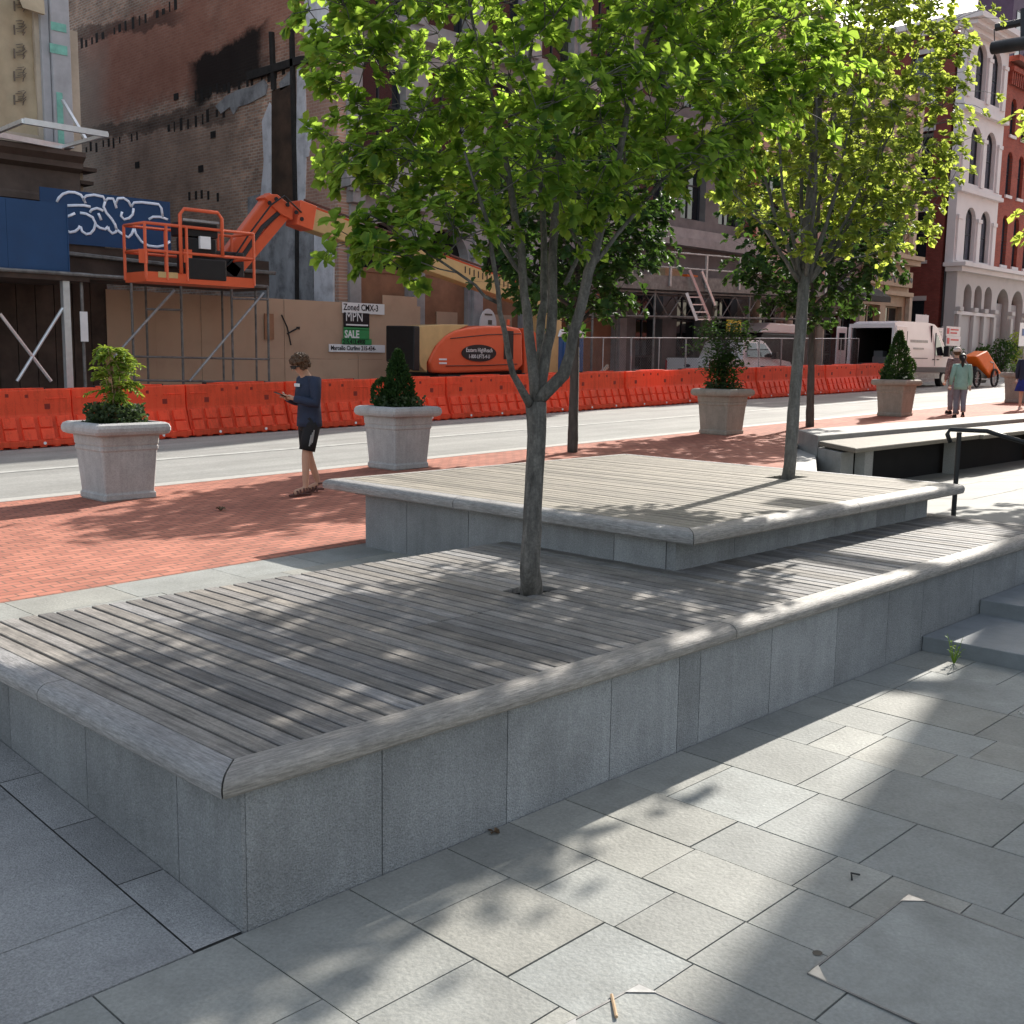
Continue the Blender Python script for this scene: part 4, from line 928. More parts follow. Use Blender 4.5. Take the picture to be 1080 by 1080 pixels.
    b.grid_loft([ringh(W['pelvis']+Z(hem), .15, .185, k=.02), ringh(W['pelvis']+Z(hem*.4), .148, .182, k=.03), ringh(W['waist'], .135, .168, k=.03), ringh(W['waist'].lerp(W['chest'], .5), .142, .178, k=.02), ringh(W['chest'], .142, .19), ringh(W['chest']+Z(.075), .122, .188), ringh(W['neckb']-Z(.02), .09, .13), ringh(W['neckb']+Z(.018), .07, .075)])
    for q, sg in (('L', 1), ('R', -1)):
        sh, el, wr = W['sh'+q], W['el'+q], W['wr'+q]
        b.tube([sh.lerp(W['chest']+Z(.07), .35), sh, sh.lerp(el, .35), sh.lerp(el, .75), el, el.lerp(wr, .3), el.lerp(wr, .7), wr.lerp(el, .02)], [.075*s,.08*s,.072*s,.064*s,.06*s,.056*s,.05*s,.042*s], 12)
    b.build(wear.get('topname', 'shirt'), wear['top'], t, smooth=True)
    for kind, stop in (('shorts', .9), ('trousers', 1.9)):
        if kind not in wear: continue
        b = MB(); b.grid_loft([ringh(W['pelvis']+Z(.1), .125, .16), ringh(W['pelvis']+Z(0), .14, .178), ringh(W['pelvis']-Z(.1), .135, .18), ringh(W['pelvis']-Z(.16), .1, .14)])
        for q in 'LR':
            hi, kn, an = W['hi'+q], W['kn'+q], W['an'+q]
            if kind == 'shorts': b.tube([hi+Z(.06), hi.lerp(kn, .12), hi.lerp(kn, .5), hi.lerp(kn, .84)], [.085*s,.105*s,.103*s,.1*s], 14)
            else: b.tube([hi+Z(.06), hi.lerp(kn, .15), hi.lerp(kn, .6), kn, kn.lerp(an, .5), an.lerp(kn, .06)], [.085*s,.1*s,.085*s,.075*s,.068*s,.066*s], 14)
        b.build(kind, wear[kind], t, smooth=True)
    if 'skirt' in wear:
        b = MB(); rings = []
        for z, r in ((1.0,.15),(.8,.2),(.62,.25),(.54,.27)):
            rings.append([base+fx*(r*.8*s*math.cos(a)*(1+.06*math.sin(a*7)))+lf*(r*s*math.sin(a)*(1+.06*math.sin(a*7)))+Vector((0,0,z*s)) for a in np.linspace(0, 6.283, 29)[:-1]])
        b.grid_loft(rings); b.build('skirt', wear['skirt'], t, smooth=True)
    b = MB()
    for q in 'LR':
        a, to = W['an'+q], W['to'+q]; d = (to-a); d.z = 0; d.normalize(); sd = Vector((-d.y, d.x, 0)); z0 = base.z+(min(a.z, to.z)-base.z-.035*s if a.z-base.z > .2*s else 0)
        hl_ = a-d*.06*s; tp = to+d*.06*s
        ring = lambda zz, k: [Vector((p.x, p.y, zz(p))) for p in (hl_-sd*.035*s*k, hl_+d*.1*s-sd*.04*s*k, tp-d*.05*s-sd*.052*s*k, tp-sd*.02*s*k, tp+sd*.02*s*k, tp-d*.05*s+sd*.052*s*k, hl_+d*.1*s+sd*.04*s*k, hl_+sd*.035*s*k)]
        zl = lambda off: (lambda p: off+(a.z-.085*s if (p-a).length < (p-to).length else to.z-.035*s))
        b.grid_loft([ring(zl(.0), 1), ring(zl(.022*s), 1.04)])
        if wear.get('sandal'):
            for f_ in (.25,.55,.8):
                c = a.lerp(to, f_); c.z = 0; zz = base.z+(.1-.05*f_)*s
                b.tube([Vector((c.x, c.y, base.z+.02))-sd*.05*s, Vector((c.x, c.y, zz))-sd*.03*s, Vector((c.x, c.y, zz))+sd*.03*s, Vector((c.x, c.y, base.z+.02))+sd*.05*s], .012*s, 6)
            b.tube([a-sd*.045*s, a+d*.045*s, a+sd*.045*s, a-d*.05*s, a-sd*.045*s], .012*s, 6)
        else: b.grid_loft([ring(zl(.02*s), 1.0), ring(zl(.06*s), .85), ring(zl(.09*s), .5)])
    b.build('sandals' if wear.get('sandal') else 'shoes', wear['shoes'], t)
    hb = MB(); c = hd+up*(.035*s)-hf*(.02*s)
    def hp(v): return c+hf*v[0]*s+hl*v[1]*s+up*v[2]*s
    r0 = np.random.default_rng(5)
    if hair['kind'] == 'curly':
        n = 0
        while n < 330:
            v = r0.normal(size=3); v /= np.linalg.norm(v)
            if v[2] < -.55 or (v[0] > .45 and v[2] < .28): continue
            k_ = r0.uniform(.92, 1.22)+.14*max(0, v[2]); p = hp((v[0]*.1*k_, v[1]*.093*k_, v[2]*.098*k_)); hb.ell(p, (.02*s*r0.uniform(.6,1.3),)*3, 6, 4); n += 1
        hb.ell(hp((-.012,0,.006)), (.097*s,.09*s,.095*s), 14, 9)
    else:
        hb.ell(hp((-.02,0,.0)), (.1*s,.098*s,.108*s), 16, 10)
        if hair['kind'] == 'pony': hb.tube([hp((-.1,0,.03)), hp((-.15,0,-.03)), hp((-.15,.005,-.16)), hp((-.145,0,-.29))], [.035*s,.05*s,.042*s,.012*s], 9)
        if hair['kind'] == 'long': hb.grid_loft([[hp((x_-.03, y_, z_)) for x_, y_ in ((-.1,0),(-.06,.085),(.0,.1),(.0,-.1),(-.06,-.085))] for z_ in (.02,-.1,-.2)])
    hb.build('hair', hair['m'], t, smooth=True)
    if hair.get('cap'):
        b = MB(); b.ell(hp((-.015,0,.035)), (.108*s,.104*s,.09*s), 16, 10); b.prism([(0,0)], 0) if False else None
        b.grid_loft([[hp((.08+.09*math.cos(a), .075*math.sin(a), z_)) for a in np.linspace(-1.57, 1.57, 9)] for z_ in (.03,.04)]); b.build('cap', hair['cap'], t, smooth=True)
    if extra: extra(t, W, fx, lf, hf, hl, up, hd, s)
    return t
mx_, my_ = 8.3, 11.62
facing = Vector((-.696, .718, 0))*.80+Vector((-.712, -.688, 0))*.60
def man_extra(t, W, fx, lf, hf, hl, up, hd, s):
    b = MB()
    e = hd+up*(.018*s)+hf*(.088*s)
    for q in (-1, 1):
        c = e+hl*(.036*q*s); b.grid_loft([[c+hl*(x*s)*.033+up*(z*s)*.021+hf*(k-.02*abs(x*q) if x*q > 0 else k) for x, z in ((-1,.5),(-.6,1),(.6,1),(1,.6),(.8,-.6),(.3,-1),(-.4,-1),(-.9,-.5))] for k in (.0,.012)])
        b.bar(e+hl*(.068*q*s)+up*.008, hd+hl*(.088*q*s)+up*.018, .006, .014)
    b.bar(e-hl*.02+up*.008+hf*.008, e+hl*.02+up*.008+hf*.008, .008, .008); b.build('sunglasses', 'black', t)
    b = MB(); c = W['chest']+fx*(.15*s)+Vector((0,0,.05)); lm = b
    for k, o in enumerate((-.06,-.03,0,.03,.06)):
        p = c+lf*(o-.0)*-1
        b.bar(p-Vector((0,0,.02)), p+Vector((0,0,.02)), .02, .01, up=fx)
    b.build('chest_print', 'whitesign', t)
    b = MB(); q = W['hiL'].lerp(W['knL'], .35)+lf*.11
    for k in range(3): b.bar(q+fx*(.02*k)+Vector((0,0,.06-.03*k)), q+fx*(.03+.02*k)+Vector((0,0,-.1-.02*k)), .012, .012)
    b.each('shorts_stripe', 'galv', t)
man = person('man with curly hair and sunglasses in navy top and black shorts, looking at a phone', (mx_, my_, zs(mx_)), facing, 1.80,
 dict(neckb=(.02,0,1.455), neck=(.07,0,1.515), head=(.125,0,1.578), crown=(.15,0,1.665), elL=(.03,.25,1.14), elR=(.02,-.25,1.14), wrL=(.25,.09,1.2), wrR=(.25,-.08,1.19), haL=(.31,.035,1.225), haR=(.31,-.03,1.215),
      hiL=(.0,.09,.9), hiR=(0,-.09,.9), knL=(.09,.08,.49), knR=(-.02,-.085,.5), anL=(.1,.08,.085), anR=(-.16,-.085,.12), toL=(.27,.1,.035), toR=(-.0,-.1,.04)),
 dict(top='navy', shorts='blackc', shoes='leather', sandal=True, skin='skin'), dict(kind='curly', m='hair'), man_extra)
fxn = facing.normalized(); ph = Vector((mx_, my_, zs(mx_)))+fxn*.385+Vector((0,0,1.275))
b = MB(); b.bar(ph-fxn*.06-Vector((0,0,.025)), ph+fxn*.08+Vector((0,0,.03)), .074, .009, up=Vector((0,0,1))); tag(b.build('phone', 'black', loc=tuple(ph), bevel=.003), 'dark phone held at chest height by the man in navy', 'phone')
away = Vector((.712, .688, 0))
person('woman with a black ponytail in a mint green jacket and grey trousers walking away', (28.3, 11.5, zs(28.3)), away*.9+Vector((.696,-.718,0))*.25, 1.64,
 dict(knL=(.1,.09,.5), anL=(.0,.095,.09), toL=(.16,.1,.04), knR=(-.02,-.08,.5), anR=(-.18,-.08,.17), toR=(-.06,-.09,.06), elL=(-.06,.25,1.13), wrL=(.02,.27,.9), haL=(.04,.27,.82)),
 dict(top='mint', topname='jacket', hem=-.17, trousers='grey_tr', shoes='blackc', skin='skinp'), dict(kind='pony', m='hairb'))
person('man in a white cap and plaid shirt mostly hidden behind the woman in mint', (29.75, 12.25, zs(29.75)), away, 1.78, dict(), dict(top='plaid', trousers='grey_tr', shoes='blackc', skin='skinp'), dict(kind='short', m='hair', cap='capw'))
person('blonde woman in a dark navy top and cobalt blue skirt at the right edge', (33.05, 11.6, zs(33.05)), away*.8+Vector((.696,-.718,0))*.6, 1.72,
 dict(elR=(.05,-.27,1.15), wrR=(.18,-.2,1.05), haR=(.24,-.16,1.06)), dict(top='navy', skirt='bluec', shoes='capw', skin='skinp'), dict(kind='long', m='blond'))

# ================================================================== BOOM LIFT
LY = 22.3
lift = thing('boom_lift', 'orange and cream boom lift parked behind the barriers with its basket raised', 'boom lift', (21.5, LY, zs(21.5)))
P2 = lambda L, y: [(F(u, v, y).x, F(u, v, y).z) for u, v in L]
b = MB(); b.prism(P2([(453,381),(457,372),(463,362),(471,354),(481,348.5),(493,345.5),(512,343.5),(535,343.5),(548,346),(551,350),(552,385),(546,391),(470,394),(457,393)], LY), 1.1, 'y', LY); b.build('hood', 'lift', lift, bevel=.07, seg=3)
b = MB(); b.prism(P2([(443.5,344),(470,342),(497,342.5),(475,352),(460,366),(452,382),(452,393),(445,387),(443,375)], LY), .95, 'y', LY+.06); b.build('counterweight', 'tan', lift, bevel=.02)
b = MB(); x0 = F(443, 370, LY).x; z0 = F(443, 392, LY).z; z1 = F(443, 344, LY).z
b.prism([(LY+.0, z0+.02),(LY+.0, z1),(LY+1.15, z1+.02),(LY+1.15, z0+.25)], .22, 'x', x0-.22); b.build('rear_panel', 'black', lift, bevel=.03)
b = MB(); b.prism(P2([(553,346),(561,346),(566,352),(584,352),(584,394),(553,394)], LY+.1), .9, 'y', LY+.1); b.build('engine_hood', 'lift', lift, bevel=.03)
b = MB(); b.box((F(572,350,LY+.3).x, LY+.02, zs(24)+.9), (F(585,350,LY+.3).x, LY+.9, F(578,324,LY+.3).z)); b.build('turret', 'tan', lift, bevel=.02)
b = MB()
for v in (347, 358, 366, 377): 
    p = F(578, v, LY); b.box((p.x-.12, LY+.008, p.z-.012), (p.x+.1, LY+.03, p.z+.012))
b.build('height_marks', 'dark', lift)
ec = F(505, 372.5, LY)
b = MB(); b.prism([(ec.x+.67*math.cos(a), ec.z+.235*math.sin(a)) for a in np.linspace(0, 6.283, 33)[:-1]], .02, 'y', LY-.022); dec = b.build('decal', 'signblack', lift)
b = MB(); b.mesh(text_mesh('Eastern HighReach', .165, 'CENTER', .002, .82), FRONT((ec.x, LY-.026, ec.z+.03))); b.mesh(text_mesh('1-800-LIFTS-4-U', .15, 'CENTER', .002, .82), FRONT((ec.x, LY-.026, ec.z-.14))); b.build('lettering', 'whitesign', dec)
b = MB()
for (u0, v0, u1, v1) in ((463,378,471,380),(463,382,471,384)):
    p = F(u0, v0, LY); q = F(u1, v1, LY); b.box((p.x, LY-.012, q.z), (q.x, LY+.0, p.z))
b.each('sticker', 'whitesign', lift)
b = MB(); q = [(457,393.5),(552,386.5)]; b.tube([F(470,386,LY)-Vector((0,.012,0)), F(510,385.5,LY)-Vector((0,.012,0)), F(545,384,LY)-Vector((0,.012,0))], .012, 5); b.tube([F(475,357,LY)-Vector((0,.012,0)), F(515,353,LY)-Vector((0,.012,0)), F(549,352,LY)-Vector((0,.012,0))], .012, 5)
b.each('panel_seam', 'dark', lift)
b = MB()
p = F(534, 362, LY); b.box((p.x-.1, LY-.014, p.z-.45), (p.x+.28, LY+.0, p.z+.35)); b.build('vent', 'black', lift)
b = MB(); b.tube([F(536,343,LY+.4), F(536,337,LY+.4)], .05, 8); b.build('beacon', 'lift', lift)
b = MB(); zc = zs(22); b.box((20.2, LY+.05, zc+.55), (24.6, LY+1.2, zc+1.0)); b.box((19.9, LY+.2, zc+1.0), (24.2, LY+1.1, zc+1.12)); b.build('chassis', 'dark', lift, bevel=.03)
for x, y in ((20.6, LY-.05), (24.1, LY-.05), (20.6, LY+1.3), (24.1, LY+1.3)):
    b = MB(); b.tube([(x, y-.17, zc+.48), (x, y+.17, zc+.48)], .48, 20); wv = b.build('wheel', 'rubber', lift, bevel=.05)
    b = MB(); b.tube([(x, y-.19, zc+.48), (x, y+.19, zc+.48)], .25, 16); b.build('rim', 'tan', wv)
BY = LY+.55
b = MB(); bs = F(588, 326, BY); be = F(316, 228.5, BY); b.bar(bs, be, .42, .52); b.build('boom', 'tan', lift, bevel=.02)
b = MB(); up_ = Vector((0,0,.29)); b.bar(bs+up_+(be-bs)*.06, be+up_, .34, .07); b.build('boom_cover', 'lift', lift, bevel=.01)
b = MB()
for k in range(14):
    p = bs.lerp(be, .2+.018*k); b.bar(p+Vector((0,-.215,.02)), p+Vector((.0,-.215,.2)), .035, .01, up=(0,1,0))
b.build('boom_marks', 'dark', lift)
b = MB(); b.tube([bs.lerp(be, .05)+Vector((0,-.2,.38)), bs.lerp(be, .4)+Vector((0,-.2,.36)), bs.lerp(be, .78)+Vector((0,-.2,.36)), be+Vector((0,-.2,.38))], .03, 6); b.build('hose', 'leather', lift)
b = MB(); hd_ = F(318, 228, BY); b.bar(F(326, 231, BY), F(309, 224.5, BY), .5, .6); b.prism(P2([(309,218),(309,232),(297,226),(288,218),(279,208),(285,204.5),(293,205)], BY-.2), .4, 'y', BY-.2); b.build('knuckle', 'lift', lift, bevel=.02)
b = MB(); b.bar(F(288, 210.5, BY), F(238, 277.5, BY), .26, .44); b.build('jib', 'lift', lift, bevel=.03)
b = MB(); b.bar(F(303, 221, BY), F(243, 292, BY), .2, .26); b.build('jib_link', 'lift', lift, bevel=.02)
b = MB(); b.tube([F(296, 222, BY-.1), F(276, 240, BY-.1), F(250, 278, BY-.1)], .07, 8); b.build('jib_cylinder', 'dark', lift)
b = MB(); b.bar(F(236, 290, BY), F(243, 278, BY), .5, .4); b.box(tuple(F(218,291,BY-.25)), tuple(F(244,268,BY+.3))); b.build('basket_rotator', 'dark', lift, bevel=.03)
for o_ in (-.16, -.22):
    b = MB(); b.tube([F(318, 224, BY+o_-.1), F(300, 212, BY+o_-.1)+Vector((0,0,.12)), F(286, 216, BY+o_-.1), F(262, 248, BY+o_-.1), F(244, 276, BY+o_-.1), F(236, 284, BY+o_-.1)], .022, 6); b.build('hose', 'black', lift, smooth=True)
for (u, v) in ((291,210),(303,216),(312,224),(318,231),(284,214)):
    q = F(u, v, BY-.25); b = MB(); b.tube([q, q+Vector((0,-.03,0))], .05, 8); b.build('pin', 'dark', lift)
b = MB(); q = F(541, 353, LY)
for k in range(6): b.box((q.x-.25, LY-.012, q.z-.2-.07*k), (q.x-.02, LY+.0, q.z-.17-.07*k))
b.build('grille', 'black', lift)
# basket
KY0, KY1 = 21.75, 22.65
xa = F(154, 290, KY0).x; xb = F(268, 290, KY0).x; zt = F(170, 297.5, KY0).z; z1 = F(170, 287, KY0).z; zm = F(170, 265, KY0).z; zr_ = F(170, 236.5, KY0).z; zh = F(212, 222.5, KY0).z
bsk = thing('lift_basket', 'orange railed work basket hanging in the air at the end of the boom', 'lift basket', (xa, KY0, zt))
b = MB(); b.box((xa, KY0, zt), (xb, KY1, zt+.08)); b.box((xa, KY0, zt+.08), (xb, KY0+.04, z1)); b.box((xa, KY1-.04, zt+.08), (xb, KY1, z1)); b.box((xa, KY0+.04, zt+.08), (xa+.04, KY1-.04, z1)); b.box((xb-.04, KY0+.04, zt+.08), (xb, KY1-.04, z1))
b.build('tray', 'lift', bsk)
b = MB(); r = .032
for z in (zm, zr_): b.tube([(xa, KY0, z), (xb, KY0, z), (xb, KY1, z), (xa, KY1, z), (xa, KY0, z)], r, 8)
b.build('rail', 'lift', bsk, smooth=True)
for x, y in ((xa,KY0),(xa,KY1),(xb,KY0),(xb,KY1),(xa+.48,KY0),(xa+.95,KY0),(xa+.95,KY1),(xa+.48,KY1),(xb-.35,KY1)):
    b = MB(); b.tube([(x, y, zt+.05), (x, y, zr_)], .032, 8); b.build('rail_post', 'lift', bsk)
xc, xd = F(190, 260, KY0).x, F(234, 260, KY0).x
b = MB(); b.tube([(xc, KY0-.02, z1), (xc, KY0-.02, zh-.12), (xc+.1, KY0-.02, zh), (xd-.1, KY0-.02, zh), (xd, KY0-.02, zh-.12), (xd, KY0-.02, zm)], .04, 8); b.build('guard_hoop', 'lift', bsk, smooth=True)
b = MB(); b.box((xc+.06, KY0+.05, zr_-.18), (xd-.05, KY0+.5, zr_+.12)); b.box((xc+.1, KY0+.05, z1+.1), (xd-.1, KY0+.35, zr_-.2)); b.box((xc+.16, KY0-.02, zt+.1), (xd+.1, KY0+.25, z1+.35)); b.build('control_console', 'black', bsk, bevel=.03)
b = MB(); b.bar((xc+.08, KY0+.02, zr_+.15), (xd-.06, KY0+.02, zr_+.15), .06, .05); b.build('console_tray', 'galv', bsk)
b = MB(); p = F(217, 256, KY0-.03); b.box((p.x-.13, KY0-.035, p.z-.13), (p.x+.12, KY0+.04, p.z+.13)); b.build('manual_box', 'whitesign', bsk)
b = MB()
for u in (150, 197):
    p = F(u, 270, KY0); b.box((p.x-.08, KY0-.012, p.z-.14), (p.x+.12, KY0+.0, p.z+.14))
b.each('gusset', 'lift', bsk)
b = MB(); p = F(176, 290, KY0); b.box((p.x-.2, KY0-.01, p.z-.06), (p.x+.25, KY0+.0, p.z+.06)); b.build('sticker', 'tan', bsk)

# ================================================================== LEFT SIDE: boarded building, sheds, hoarding
def shed(label, name, x0, x1, y0, y1, ztop, th=.16):
    t = thing(name, label, 'scaffold shed', (x0, y0, zs(x0)))
    b = MB(); b.box((x0, y0, ztop-th), (x1, y1, ztop)); b.build('roof_deck', 'grime', t)
    b = MB(); b.tube([(x0, y0-.03, ztop-.02), (x1, y0-.03, ztop-.02)], .04, 8); b.build('edge_pipe', 'galvd', t)
    return t
z_s1 = F(60, 287, 22.75).z; xs1 = F(94, 287, 22.75).x
s1 = shed('sidewalk shed with white steel legs under the plain dark blue boards at far left', 'sidewalk_shed', 5.5, xs1, 22.75, 24.9, z_s1)
for u in (70, -14):
    x = F(u, 330, 22.85).x; b = MB(); b.box((x-.07, 22.8, zs(x)), (x+.07, 22.94, z_s1-.16)); b.build('leg', 'alu', s1)
for x in (7.9, 9.2): b = MB(); b.box((x-.05, 24.6, zs(x)), (x+.05, 24.7, z_s1-.16)); b.build('leg', 'galvd', s1)
for a, c in (((66,325),(18,402)), ((0,331),(54,402)), ((-14,325),(-40,402))):
    b = MB(); b.tube([F(*a, 22.87), F(*c, 22.87)], .035, 8); b.build('brace', 'alu', s1)
b = MB(); x = F(87, 330, 22.9).x; b.tube([(x, 22.9, zs(x)), (x, 22.9, z_s1)], .035, 8); b.build('pole', 'galvd', s1)
b = MB(); p = F(89, 345, 22.86); b.box((p.x-.09, 22.84, p.z-.3), (p.x+.07, 22.86, p.z+.32)); b.build('hanging_tag', 'whitesign', s1)
zb1 = F(30, 287, 22.8).z; zt1 = F(36, 211.5, 22.8).z
b = MB()
for k in range(5):
    x1_ = F(71, 250, 22.8).x-k*1.22; b.box((x1_-1.215, 22.8, zb1+.02), (x1_, 22.825, zt1))
b.box((F(71,250,22.8).x+.003, 22.79, zb1+.02), (F(71,250,22.8).x+.025, 22.83, zt1)); tag(b.build('parapet_boards', 'blue', loc=(8, 22.8, zb1)), 'plain dark blue plywood parapet at the far left above the shed', 'board')
x0_, x1_ = F(53, 230, 24).x-.2, F(180, 240, 24).x; zb2, zt2 = F(120, 261, 24).z, F(120, 206, 24).z
pb = thing('graffiti_board', 'dark blue plywood board sprayed with pale blue bubble-letter graffiti', 'board', (x0_, 24, zb2))
b = MB(); b.box((x0_, 24, zb2), (x1_, 24.03, zt2)); b.build('panel', 'blue', pb)
gz = lambda L: [F(40+x*160/1080, 190+y*160/1080, 23.985) for x, y in L]
b = MB()
for L, wd in (([(135,155),(150,125),(180,98),(220,85),(265,88),(305,105),(325,130),(330,150)], 1), ([(195,182),(260,180),(330,180),(375,190)], 1), ([(200,262),(235,250),(265,235)], 1),
  ([(300,232),(345,240),(390,265),(410,305),(400,350),(375,380),(345,385),(315,365),(305,330)], 1), ([(205,360),(230,372),(265,365),(290,345),(300,325)], 1), ([(340,165),(325,130),(345,112),(400,105),(465,118),(480,150)], 1),
  ([(370,230),(385,210),(420,200),(450,210),(465,220)], 1), ([(430,235),(440,255),(452,285)], 1), ([(480,150),(468,190),(490,235),(525,275),(550,315),(560,350)], 1), ([(410,315),(440,340),(480,350),(500,330)], 1), ([(500,330),(505,355),(530,380),(555,370),(565,345)], 1),
  ([(480,150),(500,130),(535,132),(550,165),(560,200)], 1), ([(555,165),(570,130),(610,128),(645,150),(665,190)], 1), ([(665,190),(685,160),(740,158),(860,172),(880,200),(888,265)], 1), ([(600,225),(592,255),(615,280),(650,270),(675,245),(682,200)], 1), ([(560,350),(590,375),(620,395),(645,408),(668,385),(685,340)], 1),
  ([(685,340),(700,385),(740,440),(790,468),(850,475),(905,465),(942,435)], 1), ([(790,280),(820,262),(870,262),(925,280)], 1)):
    pts = gz(L); b.tube(pts, .03, 6)
for q in b.v: q.y = 23.99+(q.y-23.985)*.2
b.build('graffiti', 'spray', pb, smooth=True)
z_s2 = F(150, 293, 23.3).z; xs2 = F(283, 300, 23.3).x
s2 = shed('dark scaffold shed of weathered pipes standing in front of the tan plywood hoarding', 'scaffold_shed', F(90,290,23.3).x, xs2, 23.35, 24.7, z_s2, .1)
b = MB(); b.box((x0_, 24.05, z_s2+.05), (F(285,290,24).x, 24.6, zb2-.02)); b.build('beam', 'grime', s2)
b = MB(); b.tube([F(72,265,24)+Vector((0,0,-.05)), F(180,277,24)+Vector((0,0,-.05)), F(290,288,24)], .05, 6); b.build('edge_pipe', 'galvd', s2)
for u in (140, 192, 245, 283):
    x = F(u, 350, 23.3).x; b = MB(); b.tube([(x, 23.3, zs(x)+.13), (x, 23.3, z_s2-.03)], .03, 8); b.build('standard', 'galvd', s2)
for u in (155, 235, 270):
    x = F(u, 350, 24.5).x; b = MB(); b.tube([(x, 24.5, zs(x)+.13), (x, 24.5, z_s2-.03)], .028, 8); b.build('standard', 'galvd', s2)
for a, c in (((140,376),(284,379)), ((140,401),(284,403)), ((245,315),(283,316)), ((155,326),(192,327))):
    b = MB(); b.tube([F(*a, 23.27), F(*c, 23.27)], .025, 8); b.build('ledger', 'galvd', s2)
for a, c in (((184,306),(119,378)), ((278,309),(200,402))):
    b = MB(); b.tube([F(*a, 23.22), F(*c, 23.22)], .03, 8); b.build('brace', 'galv', s2)
# dark entry behind the first shed
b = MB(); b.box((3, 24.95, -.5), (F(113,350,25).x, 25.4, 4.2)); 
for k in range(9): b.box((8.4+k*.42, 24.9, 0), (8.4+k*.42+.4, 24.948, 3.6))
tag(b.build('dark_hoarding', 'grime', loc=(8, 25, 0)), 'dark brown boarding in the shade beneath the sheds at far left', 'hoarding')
# tan plywood hoarding
ho = thing('plywood_hoarding', 'tall tan plywood hoarding across the burnt-out lot', 'hoarding', (F(113,350,24.8).x, 24.8, .2))
xh = F(113, 350, 24.8).x; k = 0
while xh < 21.6:
    x2 = min(xh+1.22, 21.7); top = F(0, 0, 24.8); b = MB(); zt_ = 3.19+.01*random.random(); y = 24.8+.012*(k % 2)
    b.box((xh+.004, y, -.1), (x2-.004, y+.02, .1+1.55)); b.box((xh+.004, y+.001, 1.656), (x2-.004, y+.021, zt_)); b.build('sheet', 'ply', ho); xh = x2; k += 1
b = MB(); b.box((F(405,340,24.78).x, 24.83, .2), (F(441,340,24.78).x, 24.85, F(420,312,24.8).z)); b.build('sheet', 'ply', ho)
b = MB()
for L in ([(297,332),(303,345),(307,364)], [(303,352),(316,345)], [(313,345),(316,347)]): b.tube([F(u, v, 24.775) for u, v in L], .02, 5)
b.build('tar_marks', 'dark', ho)
b = MB(); p = F(284, 344, 24.77); b.box((p.x-.14, 24.765, p.z-.34), (p.x+.14, 24.79, p.z+.32)); b.build('patch', 'plyb', ho)
# for-sale signs
def signrect(name, u0, v0, u1, v1, y, m, parent=None):
    p = F(u0, v1, y); q = F(u1, v0, y); b = MB(); b.box((p.x, y, p.z), (q.x, y+.012, q.z)); return b, p, q
sg = thing('sale_sign', 'black and green MPN SALE sign with two white strips on the tan hoarding', 'sign', tuple(F(380, 368, 24.75)))
ys = 24.76
b, p, q = signrect('x', 361, 321, 405.5, 330, ys, 0); b.build('zoning_strip', 'whitesign', sg)
b = MB(); b.mesh(text_mesh('Zoned CMX-3', .25, 'LEFT', .002, .82, .004), FRONT((p.x+.04, ys-.003, p.z+.085))); b.build('zoning_lettering', 'signblack', sg)
b, p, q = signrect('x', 362.5, 330.5, 389.5, 345, ys, 0); b.build('name_panel', 'signblack', sg)
b = MB(); b.mesh(text_mesh('MPN', .38, 'LEFT', .002, .78), FRONT((p.x+.06, ys-.003, p.z+.17))); b.bar((p.x+.08, ys-.002, p.z+.07), (q.x-.05, ys-.002, p.z+.07), .004, .04, up=(0,0,1)); b.build('name_lettering', 'whitesign', sg)
b, p, q = signrect('x', 362.5, 345, 389.5, 347.5, ys, 0); b.build('green_band', 'signgreen', sg)
b, p, q = signrect('x', 362.5, 347.8, 389.5, 357.5, ys, 0); b.build('sale_panel', 'signgreen', sg)
b = MB(); b.mesh(text_mesh('SALE', .29, 'LEFT', .002, .83, .008), FRONT((p.x+.03, ys-.003, p.z+.04))); b.build('sale_lettering', 'whitesign', sg)
b, p, q = signrect('x', 361, 357.7, 392, 363.5, ys, 0); b.build('phone_panel', 'signgreen', sg)
b = MB(); b.mesh(text_mesh('215.413.4900', .17, 'LEFT', .002, .84, .006), FRONT((p.x+.02, ys-.003, p.z+.03))); b.build('phone_lettering', 'signblack', sg)
b, p, q = signrect('x', 347, 364, 406, 371, ys, 0); b.build('agent_strip', 'whitesign', sg)
b = MB(); b.mesh(text_mesh('Marcello Ciurlino 215-434-', .165, 'LEFT', .002, .86, .004), FRONT((p.x+.06, ys-.003, p.z+.055))); b.build('agent_lettering', 'signblack', sg)
